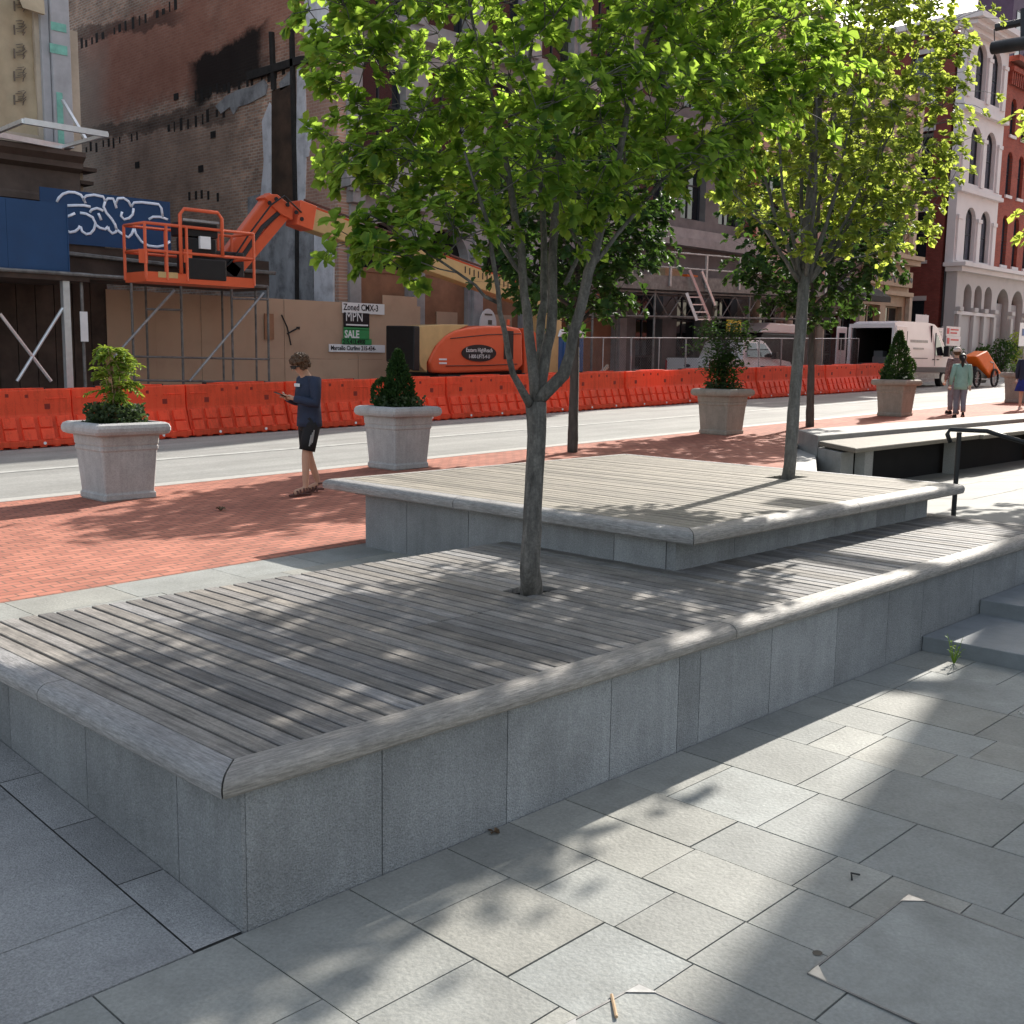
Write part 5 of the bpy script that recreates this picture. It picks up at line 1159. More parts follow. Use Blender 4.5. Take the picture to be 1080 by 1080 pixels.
# ================================================================== BUILDINGS
def windows(parent, ops, yw, glass='glass', fm='frame', name='window', mull=1, T=None, bars=1, fw=.07):
    for o in ops:
        xa, xb, za, zb = o[:4]; ar = o[4] if len(o) > 4 else 0
        fb = MB(); fb.T = T; pb_ = MB(); pb_.T = T
        r = (xb-xa)/2; xm = (xa+xb)/2; rz = r*ar
        def outline(i):
            if not ar: return [(xa+i, za+i), (xb-i, za+i), (xb-i, zb-i), (xa+i, zb-i)]
            return [(xa+i, za+i), (xb-i, za+i)]+[(xm+(r-i)*math.cos(t), zb-rz+(rz-i)*math.sin(t)) for t in np.linspace(0, math.pi, 13)]
        o1, o2 = outline(.004), outline(fw); n = len(o1)
        for k in range(n):
            a, c, e, f = o1[k], o1[(k+1) % n], o2[(k+1) % n], o2[k]
            fb.add([(a[0],yw,a[1]),(c[0],yw,c[1]),(e[0],yw,e[1]),(f[0],yw,f[1]),(a[0],yw+.06,a[1]),(c[0],yw+.06,c[1]),(e[0],yw+.06,e[1]),(f[0],yw+.06,f[1])], [(0,1,2,3),(3,2,6,7),(0,4,5,1)])
        for k in range(mull): 
            x = xa+(xb-xa)*(k+1)/(mull+1); fb.box((x-.025, yw+.005, za+fw), (x+.025, yw+.05, zb-fw-rz*.15))
        for k in range(bars):
            z = za+(zb-za)*(k+1)/(bars+1); fb.box((xa+fw, yw+.008, z-.03), (xb-fw, yw+.055, z+.03))
        fr = fb.build(name, fm, parent)
        pb_.add([(x, yw+.045, z) for x, z in outline(.03)], [list(range(n))]); pb_.build('pane', glass, fr)
XW = Matrix(((0,-1,0,0),(-1,0,0,0),(0,0,1,0),(0,0,0,1)))
# party wall of the burnt lot
pw = thing('party_wall', 'tall sooty brown brick wall left standing beside the burnt-out lot', 'wall', (18.9, 25.0, 0))
M['party'] = brick_mat('sooty_party_brick', (.6,.37,.27), (.36,.22,.165), (.58,.51,.43), .24, .09, .014, 'yz', .92, .5, .9, stains=[
  (5.50,15.20,9.75,12.9,0,.35,(.46,.17,.11),.7), (-1.00,6.00,9.9,20,0,.3,(.46,.17,.11),.65), (0.00,2.20,3,9.5,0,.2,(.42,.23,.18),.55), (13.20,21.00,2,12.4,0,.3,(.44,.38,.32),.6), (5.00,13.00,5.0,9.0,0,.5,(.42,.3,.235),.5),
  (3.30,7.60,9.5,11.0,-.12,.25,(.01,.01,.01),.95), (5.20,14.50,8.95,9.5,.05,.2,(.03,.026,.024),.6), (8.00,16.00,12.4,12.85,.1,.2,(.03,.026,.024),.6), (3.00,6.00,3.2,5.0,0,.4,(.3,.29,.29),.6)])
b = MB(); b.box((18.9, 25.02, -1), (19.3, 46, 21)); b.build('brickwork', 'party', pw)
def wallpatch(name, L, m, th=.035, x=18.9):
    pts = [G(u, v, x) for u, v in L]; b = MB(); b.prism([(p.y, p.z) for p in pts], th, 'x', x-th); return b.build(name, m, pw)
wallpatch('plaster_patch', [(322,-40),(347,-40),(347,38),(344,44),(341,51),(335,52),(330,54),(322,55)], 'plaster')
wallpatch('plaster_patch', [(228,112),(240,101),(252,95),(266,92),(279,84),(283,90),(281,100),(270,106),(262,110),(252,113),(247,121),(243,113),(234,120)], 'plasterg')
wallpatch('plaster_patch', [(277,128),(285,108),(287,112),(287,214),(275,213),(279,170)], 'plaster', .03)
wallpatch('plaster_patch', [(314,72),(322,72),(324,150),(322,215),(313,215)], 'plaster', .03)
wallpatch('plaster_patch', [(324,126),(329,128),(330,140),(326,165),(323,166)], 'plaster', .025)
wallpatch('plaster_patch', [(296,88),(308,74),(307,90),(297,96)], 'plasterg', .05)
wallpatch('rusty_panel', [(288,96),(312,88),(313,216),(288,216)], 'rustboard', .05)
wallpatch('charred_post', [(307.5,22),(310.5,22),(315,216),(312,216)], 'char', .1)
wallpatch('charred_post', [(286,34),(289.5,34),(292,95),(288.5,95)], 'char', .09)
wallpatch('charred_beam', [(262,77),(318,60),(334,58),(334,66),(318,68),(264,85)], 'char', .1)
wallpatch('grey_masonry', [(275,216),(314,216),(316,320),(275,320)], 'plasterg', .03)
wallpatch('grey_masonry', [(262,208),(276,204),(276,230),(262,232)], 'plasterg', .028)
wallpatch('plaster_pilaster', [(333,238),(353,238),(353,320),(333,320)], 'plaster', .06)
wallpatch('plaster_pilaster', [(316,236),(332,238),(332,320),(316,320)], 'plasterg', .05)
wallpatch('iron_strip', [(314,232),(317,232),(317,320),(314,320)], 'char', .1)
b = MB()
for i in range(26):
    if random.random() < .18: continue
    y = 30.6+i*.42+random.gauss(0,.04); z = 9.02+random.gauss(0,.03); b.box((18.893, y, z-.1-.14*random.random()), (18.905, y+.07+.1*random.random(), z+.06+.14*random.random()))
for i in range(20):
    if random.random() < .2: continue
    y = 33.2+i*.42+random.gauss(0,.05); b.box((18.893, y, 12.4+.12*random.random()), (18.905, y+.08+.12*random.random(), 12.66+.18*random.random()))
for i in range(14):
    y = 27+i*.4+random.gauss(0,.05); b.box((18.893, y, 9.5+.12*random.random()), (18.905, y+.08+.08*random.random(), 9.75+.2*random.random()))
for u, v in ((200,207),(207,206),(213,205),(220,206),(230,208)): 
    p = G(u, v, 18.9); b.box((18.885, p.y-.05, p.z-.13), (18.905, p.y+.06, p.z+.13))
for u, v in ((212,178),(145,174),(225,142),(186,102)):
    p = G(u, v, 18.9); b.box((18.88, p.y-.14, p.z-.1), (18.905, p.y+.14, p.z+.1))
b.build('joist_pocket_shade', 'char', pw)  # flat charred slabs, their dark standing in for shade inside the sockets
b = MB(); b.box((-10, 46, -1), (18.9, 46.5, 14)); tag(b.build('rear_wall', brick_mat('rear_lot_brick', (.11,.07,.055), (.08,.05,.04), (.1,.09,.08), .23, .085, .012, 'xz', .9, .5, .4), loc=(5, 46, 0)), 'low brick wall at the back of the burnt-out lot, mostly hidden', 'wall')
b = MB(); b.box((-10, 25.5, -.5), (18.88, 45.9, .12)); struct(b.build('lot_ground', 'earth'))

# left boarded building
lb = thing('boarded_building', 'dark brown shopfront building with brown paper over its upper window, far left', 'building', (8, 25, 0))
p72 = F(72, 60, 25).x; p82 = F(82, 60, 25.15).x; p42 = F(44, 60, 25).x; zc6 = F(60, 153, 25).z
ops = [(p42-1.55, p42-.12, zc6+.15, 13.5)]
b = MB(); b.facade(2, p42, zc6-.05, 20, 25.03, 25.4, ops); b.build('wall', 'stonetan', lb)
b = MB(); b.box((2, 25.4, -.5), (11.6, 40, 19.9)); b.build('rear_block', 'darkstone', lb)
b = MB(); xa, xb = ops[0][:2]
for j in range(14):
    pass
n = 12; vs = []; fs = []
for i in range(n+1):
    for k in range(21): vs.append((xa+(xb-xa)*i/n, 25.12+.03*math.sin(i*1.9+k*.7)+.02*math.sin(k*2.3), zc6+.15+(13.3-zc6)*k/20))
for i in range(n):
    for k in range(20): fs.append((i*21+k, (i+1)*21+k, (i+1)*21+k+1, i*21+k+1))
b.add(vs, fs); pp = b.build('window_paper', 'paper', lb, smooth=True)
b = MB()
for v0 in (23, 48, 72, 97, -2):
    for k in range(5):
        p = F(23.5, v0+k*2.7, 25.03); q = .035*math.sin(k*2.1+v0)
        b.bar((p.x-.09+q, 25.07, p.z), (p.x+.05+q, 25.07, p.z+.045), .012, .02, up=(0,1,0)); b.bar((p.x+.03, 25.07, p.z-.05), (p.x+.08+q, 25.07, p.z+.03), .012, .026, up=(0,1,0))
    p = F(16, v0+8, 25.03); b.box((p.x-.015, 25.06, p.z-.1), (p.x+.015, 25.08, p.z+.1))
b.build('paper_print', 'ink', pp)
b = MB(); p = F(27, 4, 24.95); b.grid_loft([[(p.x-.25,24.9,p.z+.3),(p.x+.4,24.95,p.z+.3),(p.x+.4,25.0,p.z+.3)],[(p.x-.15,24.75,p.z-.15),(p.x+.3,24.7,p.z-.2),(p.x+.3,24.8,p.z-.2)]]); b.build('loose_flap', 'paper', pp)
b = MB()
for k in range(7): b.box((xa-.06, 25.0, zc6+.4+k*1.1), (xa+.03, 25.1, zc6+.85+k*1.1))
b.each('window_jamb', 'frame', lb)
b = MB(); b.box((p42-.02, 24.93, zc6-.05), (p42+.16, 25.35, 20)); b.box((p42+.17, 24.86, zc6-.05), (p72, 25.38, 20)); b.each('pilaster', 'greypil', lb, bevel=.02)
b = MB(); b.box((p72+.004, 25.12, 5.2), (p82, 25.5, F(76, 32, 25.12).z)); b.build('stone_strip', 'stonetan', lb)
b = MB()
for (u0, v0, u1, v1) in ((53,49,71,55),(54,26,70,31)):
    a = F(u0, v1, 24.84); c = F(u1, v0, 24.84); b.box((a.x, 24.845, a.z), (c.x, 24.858, c.z))
a = F(62, 152, 24.84); c = F(66, 98, 24.84); b.box((a.x, 24.845, a.z), (c.x, 24.858, c.z)); b.each('tape', 'tape', lb)
ztr = F(40, 156, 24.7).z; zbt = F(40, 205, 24.9).z
prof = [(25.4,ztr),(24.45,ztr),(24.45,ztr-.1),(24.6,ztr-.22),(24.6,ztr-.34),(24.78,ztr-.42),(24.78,ztr-.92),(24.7,ztr-.98),(24.7,ztr-1.1),(24.82,ztr-1.15),(24.82,zbt-.4),(25.4,zbt-.4)]
b = MB(); b.prism(prof, p72-2+.06, 'x', 2); b.build('cornice', 'browntrim', lb)
b = MB()
for k in range(4): b.box((p72+.08, 24.7+.1*k, ztr-.35-.28*k), (p72+.42-.04*k, 25.3, ztr-.27-.28*k))
b.each('broken_trim', 'grime', lb)
# white aluminium frame lying on the cornice
fr = thing('aluminium_frame', 'bare aluminium frame projecting from the cornice of the papered window', 'frame', tuple(F(66, 155, 24.5)))
Dp = F(66, 155, 24.5); zf = Dp.z
def atz(u, v, z): w_ = ray(u, v); p = w_*((z-CZ)/w_.z); p.z = z; return p
Bq = atz(113, 142, zf); Cq = atz(-8, 141, zf); Aq = atz(25, 127.5, zf)
b = MB(); b.bar(Aq, Bq, .09, .11); b.bar(Cq, Dp, .09, .11); b.bar(Dp, Bq, .07, .07); b.bar(Cq+(Aq-Cq)*.0, Aq, .08, .08); b.each('rail', 'alu', fr)
b = MB(); b.bar(F(66,106,24.75), Dp.lerp(Bq, .55), .06, .06); b.build('brace', 'alu', fr)

# arcaded grey cast-iron front
x_a, x_b = 19.0, 31.5
ar = thing('arcade_building', 'grey cast-iron arcaded building front boarded up with brown plywood', 'building', (25, 25, .3))
cols = [19.35+2.4*k for k in range(6)]; ops = []; win = []
zg = lambda x: 5.45+.012*(x-19)
for k in range(5): ops.append((cols[k]+.32, cols[k+1]-.32, .2, zg(cols[k])+.05, 1))
for fl in range(3):
    z0 = 7.3+fl*3.9
    for k in range(5): o = (cols[k]+.42, cols[k+1]-.42, z0, z0+2.9, 1); ops.append(o); win.append(o)
b = MB(); b.facade(x_a, x_b, -.5, 19, 25.03, 25.5, ops); b.build('front_wall', 'ironfront', ar)
windows(ar, win, 25.3, bars=1)
b = MB()
for c in cols:
    cx = c+.05 if c == cols[0] else c
    b.box((cx-.2, 24.9, -.3), (cx+.2, 25.028, 4.75)); b.box((cx-.27, 24.85, 4.75), (cx+.27, 25.028, 4.98)); b.box((cx-.14, 24.93, 4.98), (cx+.14, 25.028, 5.9)); b.box((cx-.22, 24.72, 5.9), (cx+.22, 25.028, 6.3)); b.box((cx-.3, 24.85, -.3), (cx+.3, 25.028, .6))
    for fl in range(3): b.box((cx-.22, 24.93, 7.2+fl*3.9), (cx+.22, 25.028, 9.3+fl*3.9))
b.each('column', 'ironfront', ar, bevel=.02, per=8)
b = MB(); b.box((x_a, 24.6, 6.305), (x_b, 25.028, 6.5)); b.box((x_a, 24.75, 6.5), (x_b, 25.028, 6.75))
for fl in range(3): b.box((x_a, 24.7, 10.6+fl*3.9), (x_b, 25.028, 10.85+fl*3.9))
for k in range(60): b.box((x_a+.05+k*.2, 24.66, 6.2), (x_a+.15+k*.2, 24.8, 6.302))
b.build('cornice', 'ironfront', ar)
b = MB()
for k in range(5):
    xa, xb = cols[k]+.33, cols[k+1]-.33; zt_ = 4.1+.012*(xa-19)
    b.box((xa, 25.2, .2), (xb, 25.23, zt_)); b.box((xa, 25.17, zt_+.0), (xb, 25.25, zt_+.12))
b.each('boarding', 'plyb', ar, per=2)
b = MB()
for k in (1, 2, 3): 
    xa = cols[k]+.9; b.box((xa, 25.15, .3), (xa+.85, 25.19, 3.1))
b.each('door_board', 'ply', ar)
b = MB(); b.box((x_a+.05, 25.42, .0), (x_b-.05, 26.5, 18.8)); b.build('dark_interior', 'void', ar)
b = MB(); b.box((19.31, 25.52, -.5), (x_b, 40, 18.7)); b.build('rear_block', 'darkstone', ar)
ov = F(515, 343, 24.6)
os_ = thing('oval_sign', 'white oval sign above the orange hood of the boom lift', 'sign', (ov.x, 24.6, ov.z))
b = MB(); b.prism([(ov.x+.36*math.cos(a), ov.z+.5*math.sin(a)) for a in np.linspace(0, 6.283, 29)[:-1]], .03, 'y', 24.6); b.build('board', 'whitesign', os_)
b = MB(); b.box((ov.x-.02, 24.59, ov.z+.02), (ov.x+.15, 24.598, ov.z+.16)); b.box((ov.x-.16, 24.59, ov.z+.3), (ov.x+.16, 24.598, ov.z+.35))
for k in range(3): b.box((ov.x-.2, 24.59, ov.z-.12-.09*k), (ov.x+.18-.05*k, 24.598, ov.z-.09-.09*k))
b.build('marks', 'ink', os_)
b = MB(); b.tube([(ov.x, 24.64, .4), (ov.x, 24.64, ov.z-.4)], .03, 6); b.build('post', 'galvd', os_)

# dark stone building with scaffold platform
x_a, x_b = 31.52, 39.6
db = thing('dark_stone_building', 'dark stone building front behind the scaffold platform', 'building', (35, 25, .5)); ops = []
for k in range(3):
    xx = x_a+.7+k*2.5; ops += [(xx, xx+1.6, .5, 4.6), (xx, xx+1.6, 7.0, 9.6, 1), (xx, xx+1.6, 11, 13.6, 1), (xx, xx+1.6, 15, 17, 1)]
b = MB(); b.facade(x_a, x_b, -.5, 19.5, 25.03, 25.5, ops); b.build('front_wall', 'darkstone', db)
windows(db, [o for o in ops if o[2] > 1], 25.3); windows(db, [o for o in ops if o[2] < 1], 25.35, bars=2)
b = MB(); b.box((x_a, 24.6, 5.95), (x_b, 25.028, 6.25)); b.box((x_a, 24.75, 6.26), (x_b, 25.028, 6.6)); b.box((x_a, 24.7, 10.2), (x_b, 25.028, 10.5)); b.box((x_a, 24.7, 14.2), (x_b, 25.028, 14.5)); b.build('cornice', 'ironfront', db)
b = MB(); b.box((x_b-.5, 24.8, 6.7), (x_b, 25.02, 19)); b.build('brick_pier', 'redbrick', db)
b = MB(); b.box((x_a, 25.52, -.5), (x_b, 40, 19.3)); b.build('rear_block', 'darkstone', db)
# pink sandstone shop
x_a, x_b = 39.65, 45.6
pk = thing('pink_shop_building', 'pale pink sandstone shop building half hidden by the dark maple', 'building', (42, 25, .6)); ops = [(40.4,42.2,.8,4.3),(42.9,44.8,.8,4.3),(40.5,42.1,7,9.4),(43,44.6,7,9.4),(40.5,42.1,11,13.2),(43,44.6,11,13.2)]
b = MB(); b.facade(x_a, x_b, -.5, 16, 25.03, 25.5, ops); b.build('front_wall', 'pink', pk); windows(pk, ops, 25.3)
b = MB(); b.box((x_a, 24.7, 5.2), (x_b, 25.028, 5.5)); b.box((x_a, 24.8, 5.5), (x_b, 25.028, 6.1)); b.box((x_a, 24.8, 15.6), (x_b, 25.028, 16.2)); b.build('cornice', 'pink', pk)
for x in (39.9, 42.55, 45.3): b = MB(); b.tube([(x, 24.85, .5), (x, 24.85, 5.19)], .17, 12); b.build('column', 'stonetan', pk)
b = MB(); b.box((x_a, 25.52, -.5), (x_b, 40, 15.9)); b.build('rear_block', 'darkstone', pk)
# dark red restaurant front
x_a, x_b = 45.65, 49.2
rd = thing('dark_red_shopfront', 'dark red shopfront under a black awning behind the far maple', 'building', (47.4, 25, .7)); ops = [(46.0,47.2,1.2,3.9),(47.5,48.9,.7,3.9),(46.2,47.2,6.4,8.8),(47.7,48.7,6.4,8.8)]
b = MB(); b.facade(x_a, x_b, -.5, 11.5, 25.03, 25.5, ops); b.build('front_wall', 'redwood', rd); windows(rd, ops, 25.3, bars=2)
b = MB(); b.prism([(25.02,5.6),(23.6,4.75),(23.6,4.5),(23.65,4.5),(25.02,4.6)], x_b-x_a+.5, 'x', x_a-.3); b.build('awning', 'awn', rd)
b = MB(); p = F(872, 331, 24.6); b.tube([(p.x, 24.6, p.z), (p.x, 24.66, p.z)], .48, 20); b.build('round_sign', 'awn', rd)
b = MB(); b.box((x_a, 25.52, -.5), (x_b, 40, 11.3)); b.build('rear_block', 'darkstone', rd)
# tan painted house
x_a, x_b = 49.25, 54.3
tn = thing('tan_house', 'narrow tan painted house with a patterned sign band, beside the red brick wall', 'building', (51.8, 25, .8)); ops = [(49.8,51.3,1.2,4.5),(51.9,53.7,1.2,4.5),(49.8,51.2,7.6,10.2),(52.1,53.5,7.6,10.2),(49.8,51.2,11.6,13.6),(52.1,53.5,11.6,13.6)]
b = MB(); b.facade(x_a, x_b, -.5, 15, 25.03, 25.5, ops); b.build('front_wall', 'tanwood', tn); windows(tn, ops, 25.3, fm='tanwood')
b = MB(); b.box((x_a, 24.4, 6.75), (x_b+.25, 25.028, 6.95)); b.box((x_a, 24.55, 6.5), (x_b+.15, 25.028, 6.745)); b.box((x_a, 24.75, 5.0), (x_b, 25.028, 5.2)); b.build('cornice', 'tanwood', tn)
b = MB(); b.box((x_a+.1, 24.85, 5.45), (x_b, 25.02, 6.2)); sb_ = b.build('sign_band', 'tanwood', tn)
b = MB()
for k in range(24):
    x = x_a+.3+k*.2; z = 5.82+.1*math.sin(k*2.6); b.ell((x, 24.84, z), (.075+.03*(k % 3), .02, .13), 8, 5)
b.build('ornament', 'frame', sb_)
b = MB(); b.box((x_b-.35, 24.8, 7.0), (x_b, 25.02, 15)); b.box((x_b-.3, 24.8, .8), (x_b, 25.02, 4.99)); b.each('pilaster', 'stonetan', tn)
b = MB(); b.box((x_a, 25.52, -.5), (x_b, 40, 14.8)); b.build('rear_block', 'darkstone', tn)
# corner building: red brick side, pale stone front, arcade
cb_ = thing('corner_building', 'corner building with a pale stone arched front and red brick side wall darkened for shade', 'building', (62, 25, 1.0))
xs0 = 59.3
b = MB(); sops = [(-27.9,-26.5,7.25,9.8),(-28.0,-26.4,1.2,5.1),(-34,-32.5,7.25,9.8),(-34,-32.5,11.5,14),(-30.8,-29.4,11.5,14),(-28,-26.5,11.5,14),(-28,-26.5,15.6,18)]
b.T = Matrix(((0,1,0,xs0-25.4),(-1,0,0,0),(0,0,1,0),(0,0,0,1)))
b.facade(-45, -25.6, -.5, 18.9, 25.4, 25.8, sops); b.build('side_wall', 'redbrick_s', cb_)
windows(cb_, sops, 25.6, T=Matrix(((0,1,0,xs0-25.4),(-1,0,0,0),(0,0,1,0),(0,0,0,1))))
b = MB()
for o in sops: b.box((xs0-.06, -o[1]-.1, o[2]-.18), (xs0+.02, -o[0]+.1, o[2]-.003)); b.box((xs0-.05, -o[1]-.1, o[3]+.003), (xs0+.02, -o[0]+.1, o[3]+.25))
b.each('sill', 'greystoned', cb_)
uo = []
for (za, zb) in ((7.3,10.1),(11.3,14.3),(15.7,18.5)): uo += [(60.6,61.95,za,zb,1),(62.6,64.0,za,zb,1)]
b = MB(); b.facade(xs0, 64.9, 7.05, 19.0, 25.0, 25.45, uo); b.build('front_wall', 'greystone', cb_)
windows(cb_, uo, 25.22, glass='paleglass', bars=1, mull=1, fw=.1)
b = MB()
for z, d, h in ((10.75,.25,.2),(11.0,.12,.14),(14.9,.25,.2),(15.1,.12,.14)): b.box((xs0-.1, 25-d, z), (65.0, 24.998, z+h))
b.box((xs0-.35, 24.4, 19.0), (65.2, 25.4, 19.25)); b.box((xs0-.55, 24.1, 19.25), (65.4, 25.4, 19.55)); b.box((xs0-.2, 24.7, 18.75), (65, 24.998, 18.995)); b.box((xs0-.55, 25.4, 19.25), (xs0+.1, 44, 19.55)); b.box((xs0-.25, 25.46, 18.9), (xs0+.1, 44, 19.245))
for za, zb in ((7.3,10.1),(11.3,14.3),(15.7,18.5)):
    for x in (xs0+.15, 62.05, 64.2): b.box((x, 24.9, za-.1), (x+.45, 24.998, zb-.75)); b.box((x-.06, 24.86, zb-.745), (x+.51, 24.998, zb-.55))
b.build('trim', 'greystone', cb_)
go = [(60.3,61.35,4.55,6.0,1),(61.72,62.77,4.55,6.0,1),(63.14,64.2,4.55,6.0,1),(64.95,66.75,1.0,6.0,1),(67.2,69.0,1.0,6.0,1),(69.45,71.25,1.0,6.0,1),(71.7,73.5,1.0,6.0,1),(73.95,75.7,1.0,6.0,1)]
b = MB(); b.facade(xs0, 77, 0, 6.6, 24.7, 25.3, go); b.build('arcade_wall', 'greystoned', cb_)
b = MB(); b.box((xs0-.4, 24.15, 6.85), (77.2, 25.35, 7.05)); b.box((xs0-.2, 24.4, 6.6), (77.1, 25.3, 6.845)); b.box((xs0-.1, 24.55, 4.35), (64.4, 24.698, 4.52)); b.build('cornice', 'greystone', cb_)
b = MB()
for x in [xs0+.1,61.38,62.8,64.25,66.8,69.05,71.3,73.55]:
    b.box((x, 24.5, 1.0), (x+.34, 24.698, 4.34)); b.box((x-.07, 24.44, 4.53), (x+.44, 24.698, 4.75))
b.each('pilaster', 'greystoned', cb_, bevel=.02, per=2)
b = MB()
for k, x in enumerate((65.2, 67.45, 69.7, 71.95, 74.2)): b.box((x, 25.0, 1), (x+1.35, 25.08, 5.2))
b.each('recess_panel', 'ironfront', cb_)
b = MB(); b.box((xs0+.45, 25.32, .5), (76.9, 25.36, 6.5)); b.build('dark_interior', 'void', cb_)
b = MB(); b.box((xs0+.45, 25.5, -.5), (64.9, 45, 18.8)); b.build('rear_block', 'darkstone', cb_)
# red brick building beyond
rb = thing('red_brick_building', 'bright red brick building with narrow arched windows at the right edge', 'building', (70, 25, 1.0)); ro = []
for z0, z1 in ((7.4,10.2),(11.3,13.7),(14.6,16.6)): ro += [(65.95+k*1.75, 66.75+k*1.75, z0, z1, 1) for k in range(6)]
b = MB(); b.facade(64.92, 77, 7.06, 18.4, 25.08, 25.45, ro); b.build('front_wall', 'redbrick', rb); windows(rb, ro, 25.25, glass='paleglass', mull=0)
b = MB()
for o in ro: b.box((o[0]-.08, 24.98, o[2]-.16), (o[1]+.08, 25.078, o[2]-.003))
b.each('sill', 'greystone', rb)
b = MB(); b.box((65.25, 24.8, 17.9), (77, 25.078, 18.15)); b.box((65.25, 24.55, 18.4), (77.2, 25.4, 18.7))
for k in range(40): b.box((65.3+k*.3, 24.88, 17.2), (65.42+k*.3, 25.078, 17.89))
b.build('cornice', 'redbrick', rb)
b = MB(); b.box((64.95, 25.5, -.5), (77, 45, 18.2)); b.build('rear_block', 'darkstone', rb)
# far tower
b = MB(); b.box((130, 50, -2), (150, 54, 75))
tw = thing('tall_building', 'tall dark purplish building rising far behind at the top right corner', 'building', (128, 45, 1.5)); b.build('tower', 'purple', tw)
windows(tw, [(131+k*3, 132.6+k*3, 30+j*4, 32.5+j*4) for k in range(6) for j in range(10)], 49.93, mull=0, bars=0)
# building on the near side of the street, out of frame to the right: its corner throws the long shade over the slate
mb = thing('brick_hall', 'large red brick hall out of frame to the right, near side of street', 'building', (40, -4, PZ))
cy = 2.45+(26-5)*math.tan(PHI)
b = MB(); hops = [(-cy+1.2+k*3.2, -cy+2.9+k*3.2, 2+j*4.4, 4.8+j*4.4) for k in range(4) for j in range(5)]
TT = Matrix(((0,1,0,26-25.0),(-1,0,0,0),(0,0,1,0),(0,0,0,1)))
b.T = TT; b.facade(-cy, -cy+16, PZ, 26, 25.0, 25.5, hops); b.build('end_wall', 'redbrick_s', mb)
windows(mb, hops, 25.3, T=TT)
b = MB(); b.box((26.5, cy-16, PZ), (60, cy-.05, 25.9)); b.build('main_block', 'redbrick', mb)
b = MB(); b.box((25.85, cy-16, 26), (60, cy, 26.4)); b.build('coping', 'greystoned', mb)

# ================================================================== SCAFFOLD PLATFORM, FENCE, VEHICLES
sp = thing('scaffold_platform', 'steel scaffold platform with guard rails and trusses before the dark stone building', 'scaffold', (34, 22.6, zs(34)))
xa, xb = 26.2, 41.5; dz = lambda x: 4.12+.0245*(x-27.5)
b = MB(); b.prism([(xa, dz(xa)-.12),(xb, dz(xb)-.12),(xb, dz(xb)+.1),(xa, dz(xa)+.1)], 2.2, 'y', 22.55); b.prism([(xa, dz(xa)+.1),(xb, dz(xb)+.1),(xb, dz(xb)+.35),(xa, dz(xa)+.35)], .04, 'y', 22.55); b.build('deck', 'galvd', sp)
b = MB()
for k in range(8):
    x = xa+.4+k*2.1; b.box((x-.05, 22.5, dz(x)), (x+.05, 22.56, dz(x)+1.15))
b.each('guard_post', 'galv', sp)
b = MB()
for h in (1.12, .62): b.tube([(xa, 22.53, dz(xa)+h), (xb, 22.53, dz(xb)+h)], .028, 6)
b.tube([(29.7, 23.4, dz(30)), (29.7, 23.4, 6.6)], .03, 6); b.tube([(30.9, 23.4, dz(30)), (30.9, 23.4, 6.9)], .03, 6); b.tube([(29.6, 23.4, 5.4), (31.4, 23.4, 5.45)], .025, 6); b.tube([(29.6, 23.4, 6.0), (31.4, 23.4, 6.05)], .025, 6)
b.each('guard_rail', 'galv', sp)
b = MB()
for y in (22.7, 24.3):
    b.tube([(xa, y, dz(xa)-.2), (xb, y, dz(xb)-.2)], .035, 6); b.tube([(xa, y, dz(xa)-1.0), (xb, y, dz(xb)-1.0)], .035, 6)
    for k in range(19):
        x = xa+k*.8; b.tube([(x, y, dz(x)-(.2 if k % 2 else 1.0)), (x+.8, y, dz(x)-(1.0 if k % 2 else .2))], .022, 5)
        if k % 2 == 0: b.tube([(x, 22.7, dz(x)-1.0), (x+.8, 24.3, dz(x)-1.0)], .02, 5)
b.build('truss', 'galvd', sp)
b = MB()
for x in (27, 30.2, 36, 40.5):
    for y in (22.7, 24.3): b.tube([(x, y, zs(x)+.1), (x, y, dz(x)-.1)], .04, 6)
b.each('leg', 'galvd', sp)
def crate(u, v, s, lab, m):
    p = F(u, v, 22.9); b = MB(); b.box((p.x-s, 22.8, dz(p.x)+.1), (p.x+s, 23.3, dz(p.x)+.1+s*.9)); b.box((p.x-s*1.04, 22.78, dz(p.x)+.1+s*.9), (p.x+s*1.04, 23.32, dz(p.x)+.16+s*.9)); tag(b.build('tool_tub', m, loc=(p.x, 23, dz(p.x))), lab, 'tub')
crate(708, 295, .5, 'brownish open tub on the scaffold platform left of the ladder', 'stick'); crate(727, 296, .32, 'small bright orange tub on the scaffold platform at the head of the ladder', 'sunorange')
ld = thing('ladder', 'bright aluminium ladder hanging off the scaffold platform', 'ladder', tuple(F(742, 338, 22.3)))
l0, l1, r0_, r1 = F(735, 338, 22.2), F(724, 309, 22.45), F(749, 338, 22.2), F(727, 285, 22.5)
b = MB(); b.bar(l0, l1, .05, .1); b.bar(r0_, r1, .05, .1); b.bar(F(740,286,22.5), F(754,322,22.45), .05, .1); b.each('stile', 'alu', ld)
b = MB()
for k in range(4):
    s = .04+k*.27; q = r0_.lerp(r1, s*.55); b.bar(l0.lerp(l1, s), q, .04, .04)
b.each('rung', 'alu', ld)
b = MB(); p = F(766, 350, 23.2); q = F(782, 338, 23.2); b.box((p.x, 23.2, p.z), (q.x, 23.22, q.z)); ysn = thing('hanging_sign', 'yellow sign hung below the scaffold platform', 'sign', (p.x, 23.2, p.z)); b.build('board', 'yellow', ysn)
b = MB()
for k in range(3): b.box((p.x+.1, 23.19, p.z+.08+k*.1), (q.x-.12-.1*(k % 2), 23.198, p.z+.12+k*.1))
b.build('marks', 'ink', ysn)
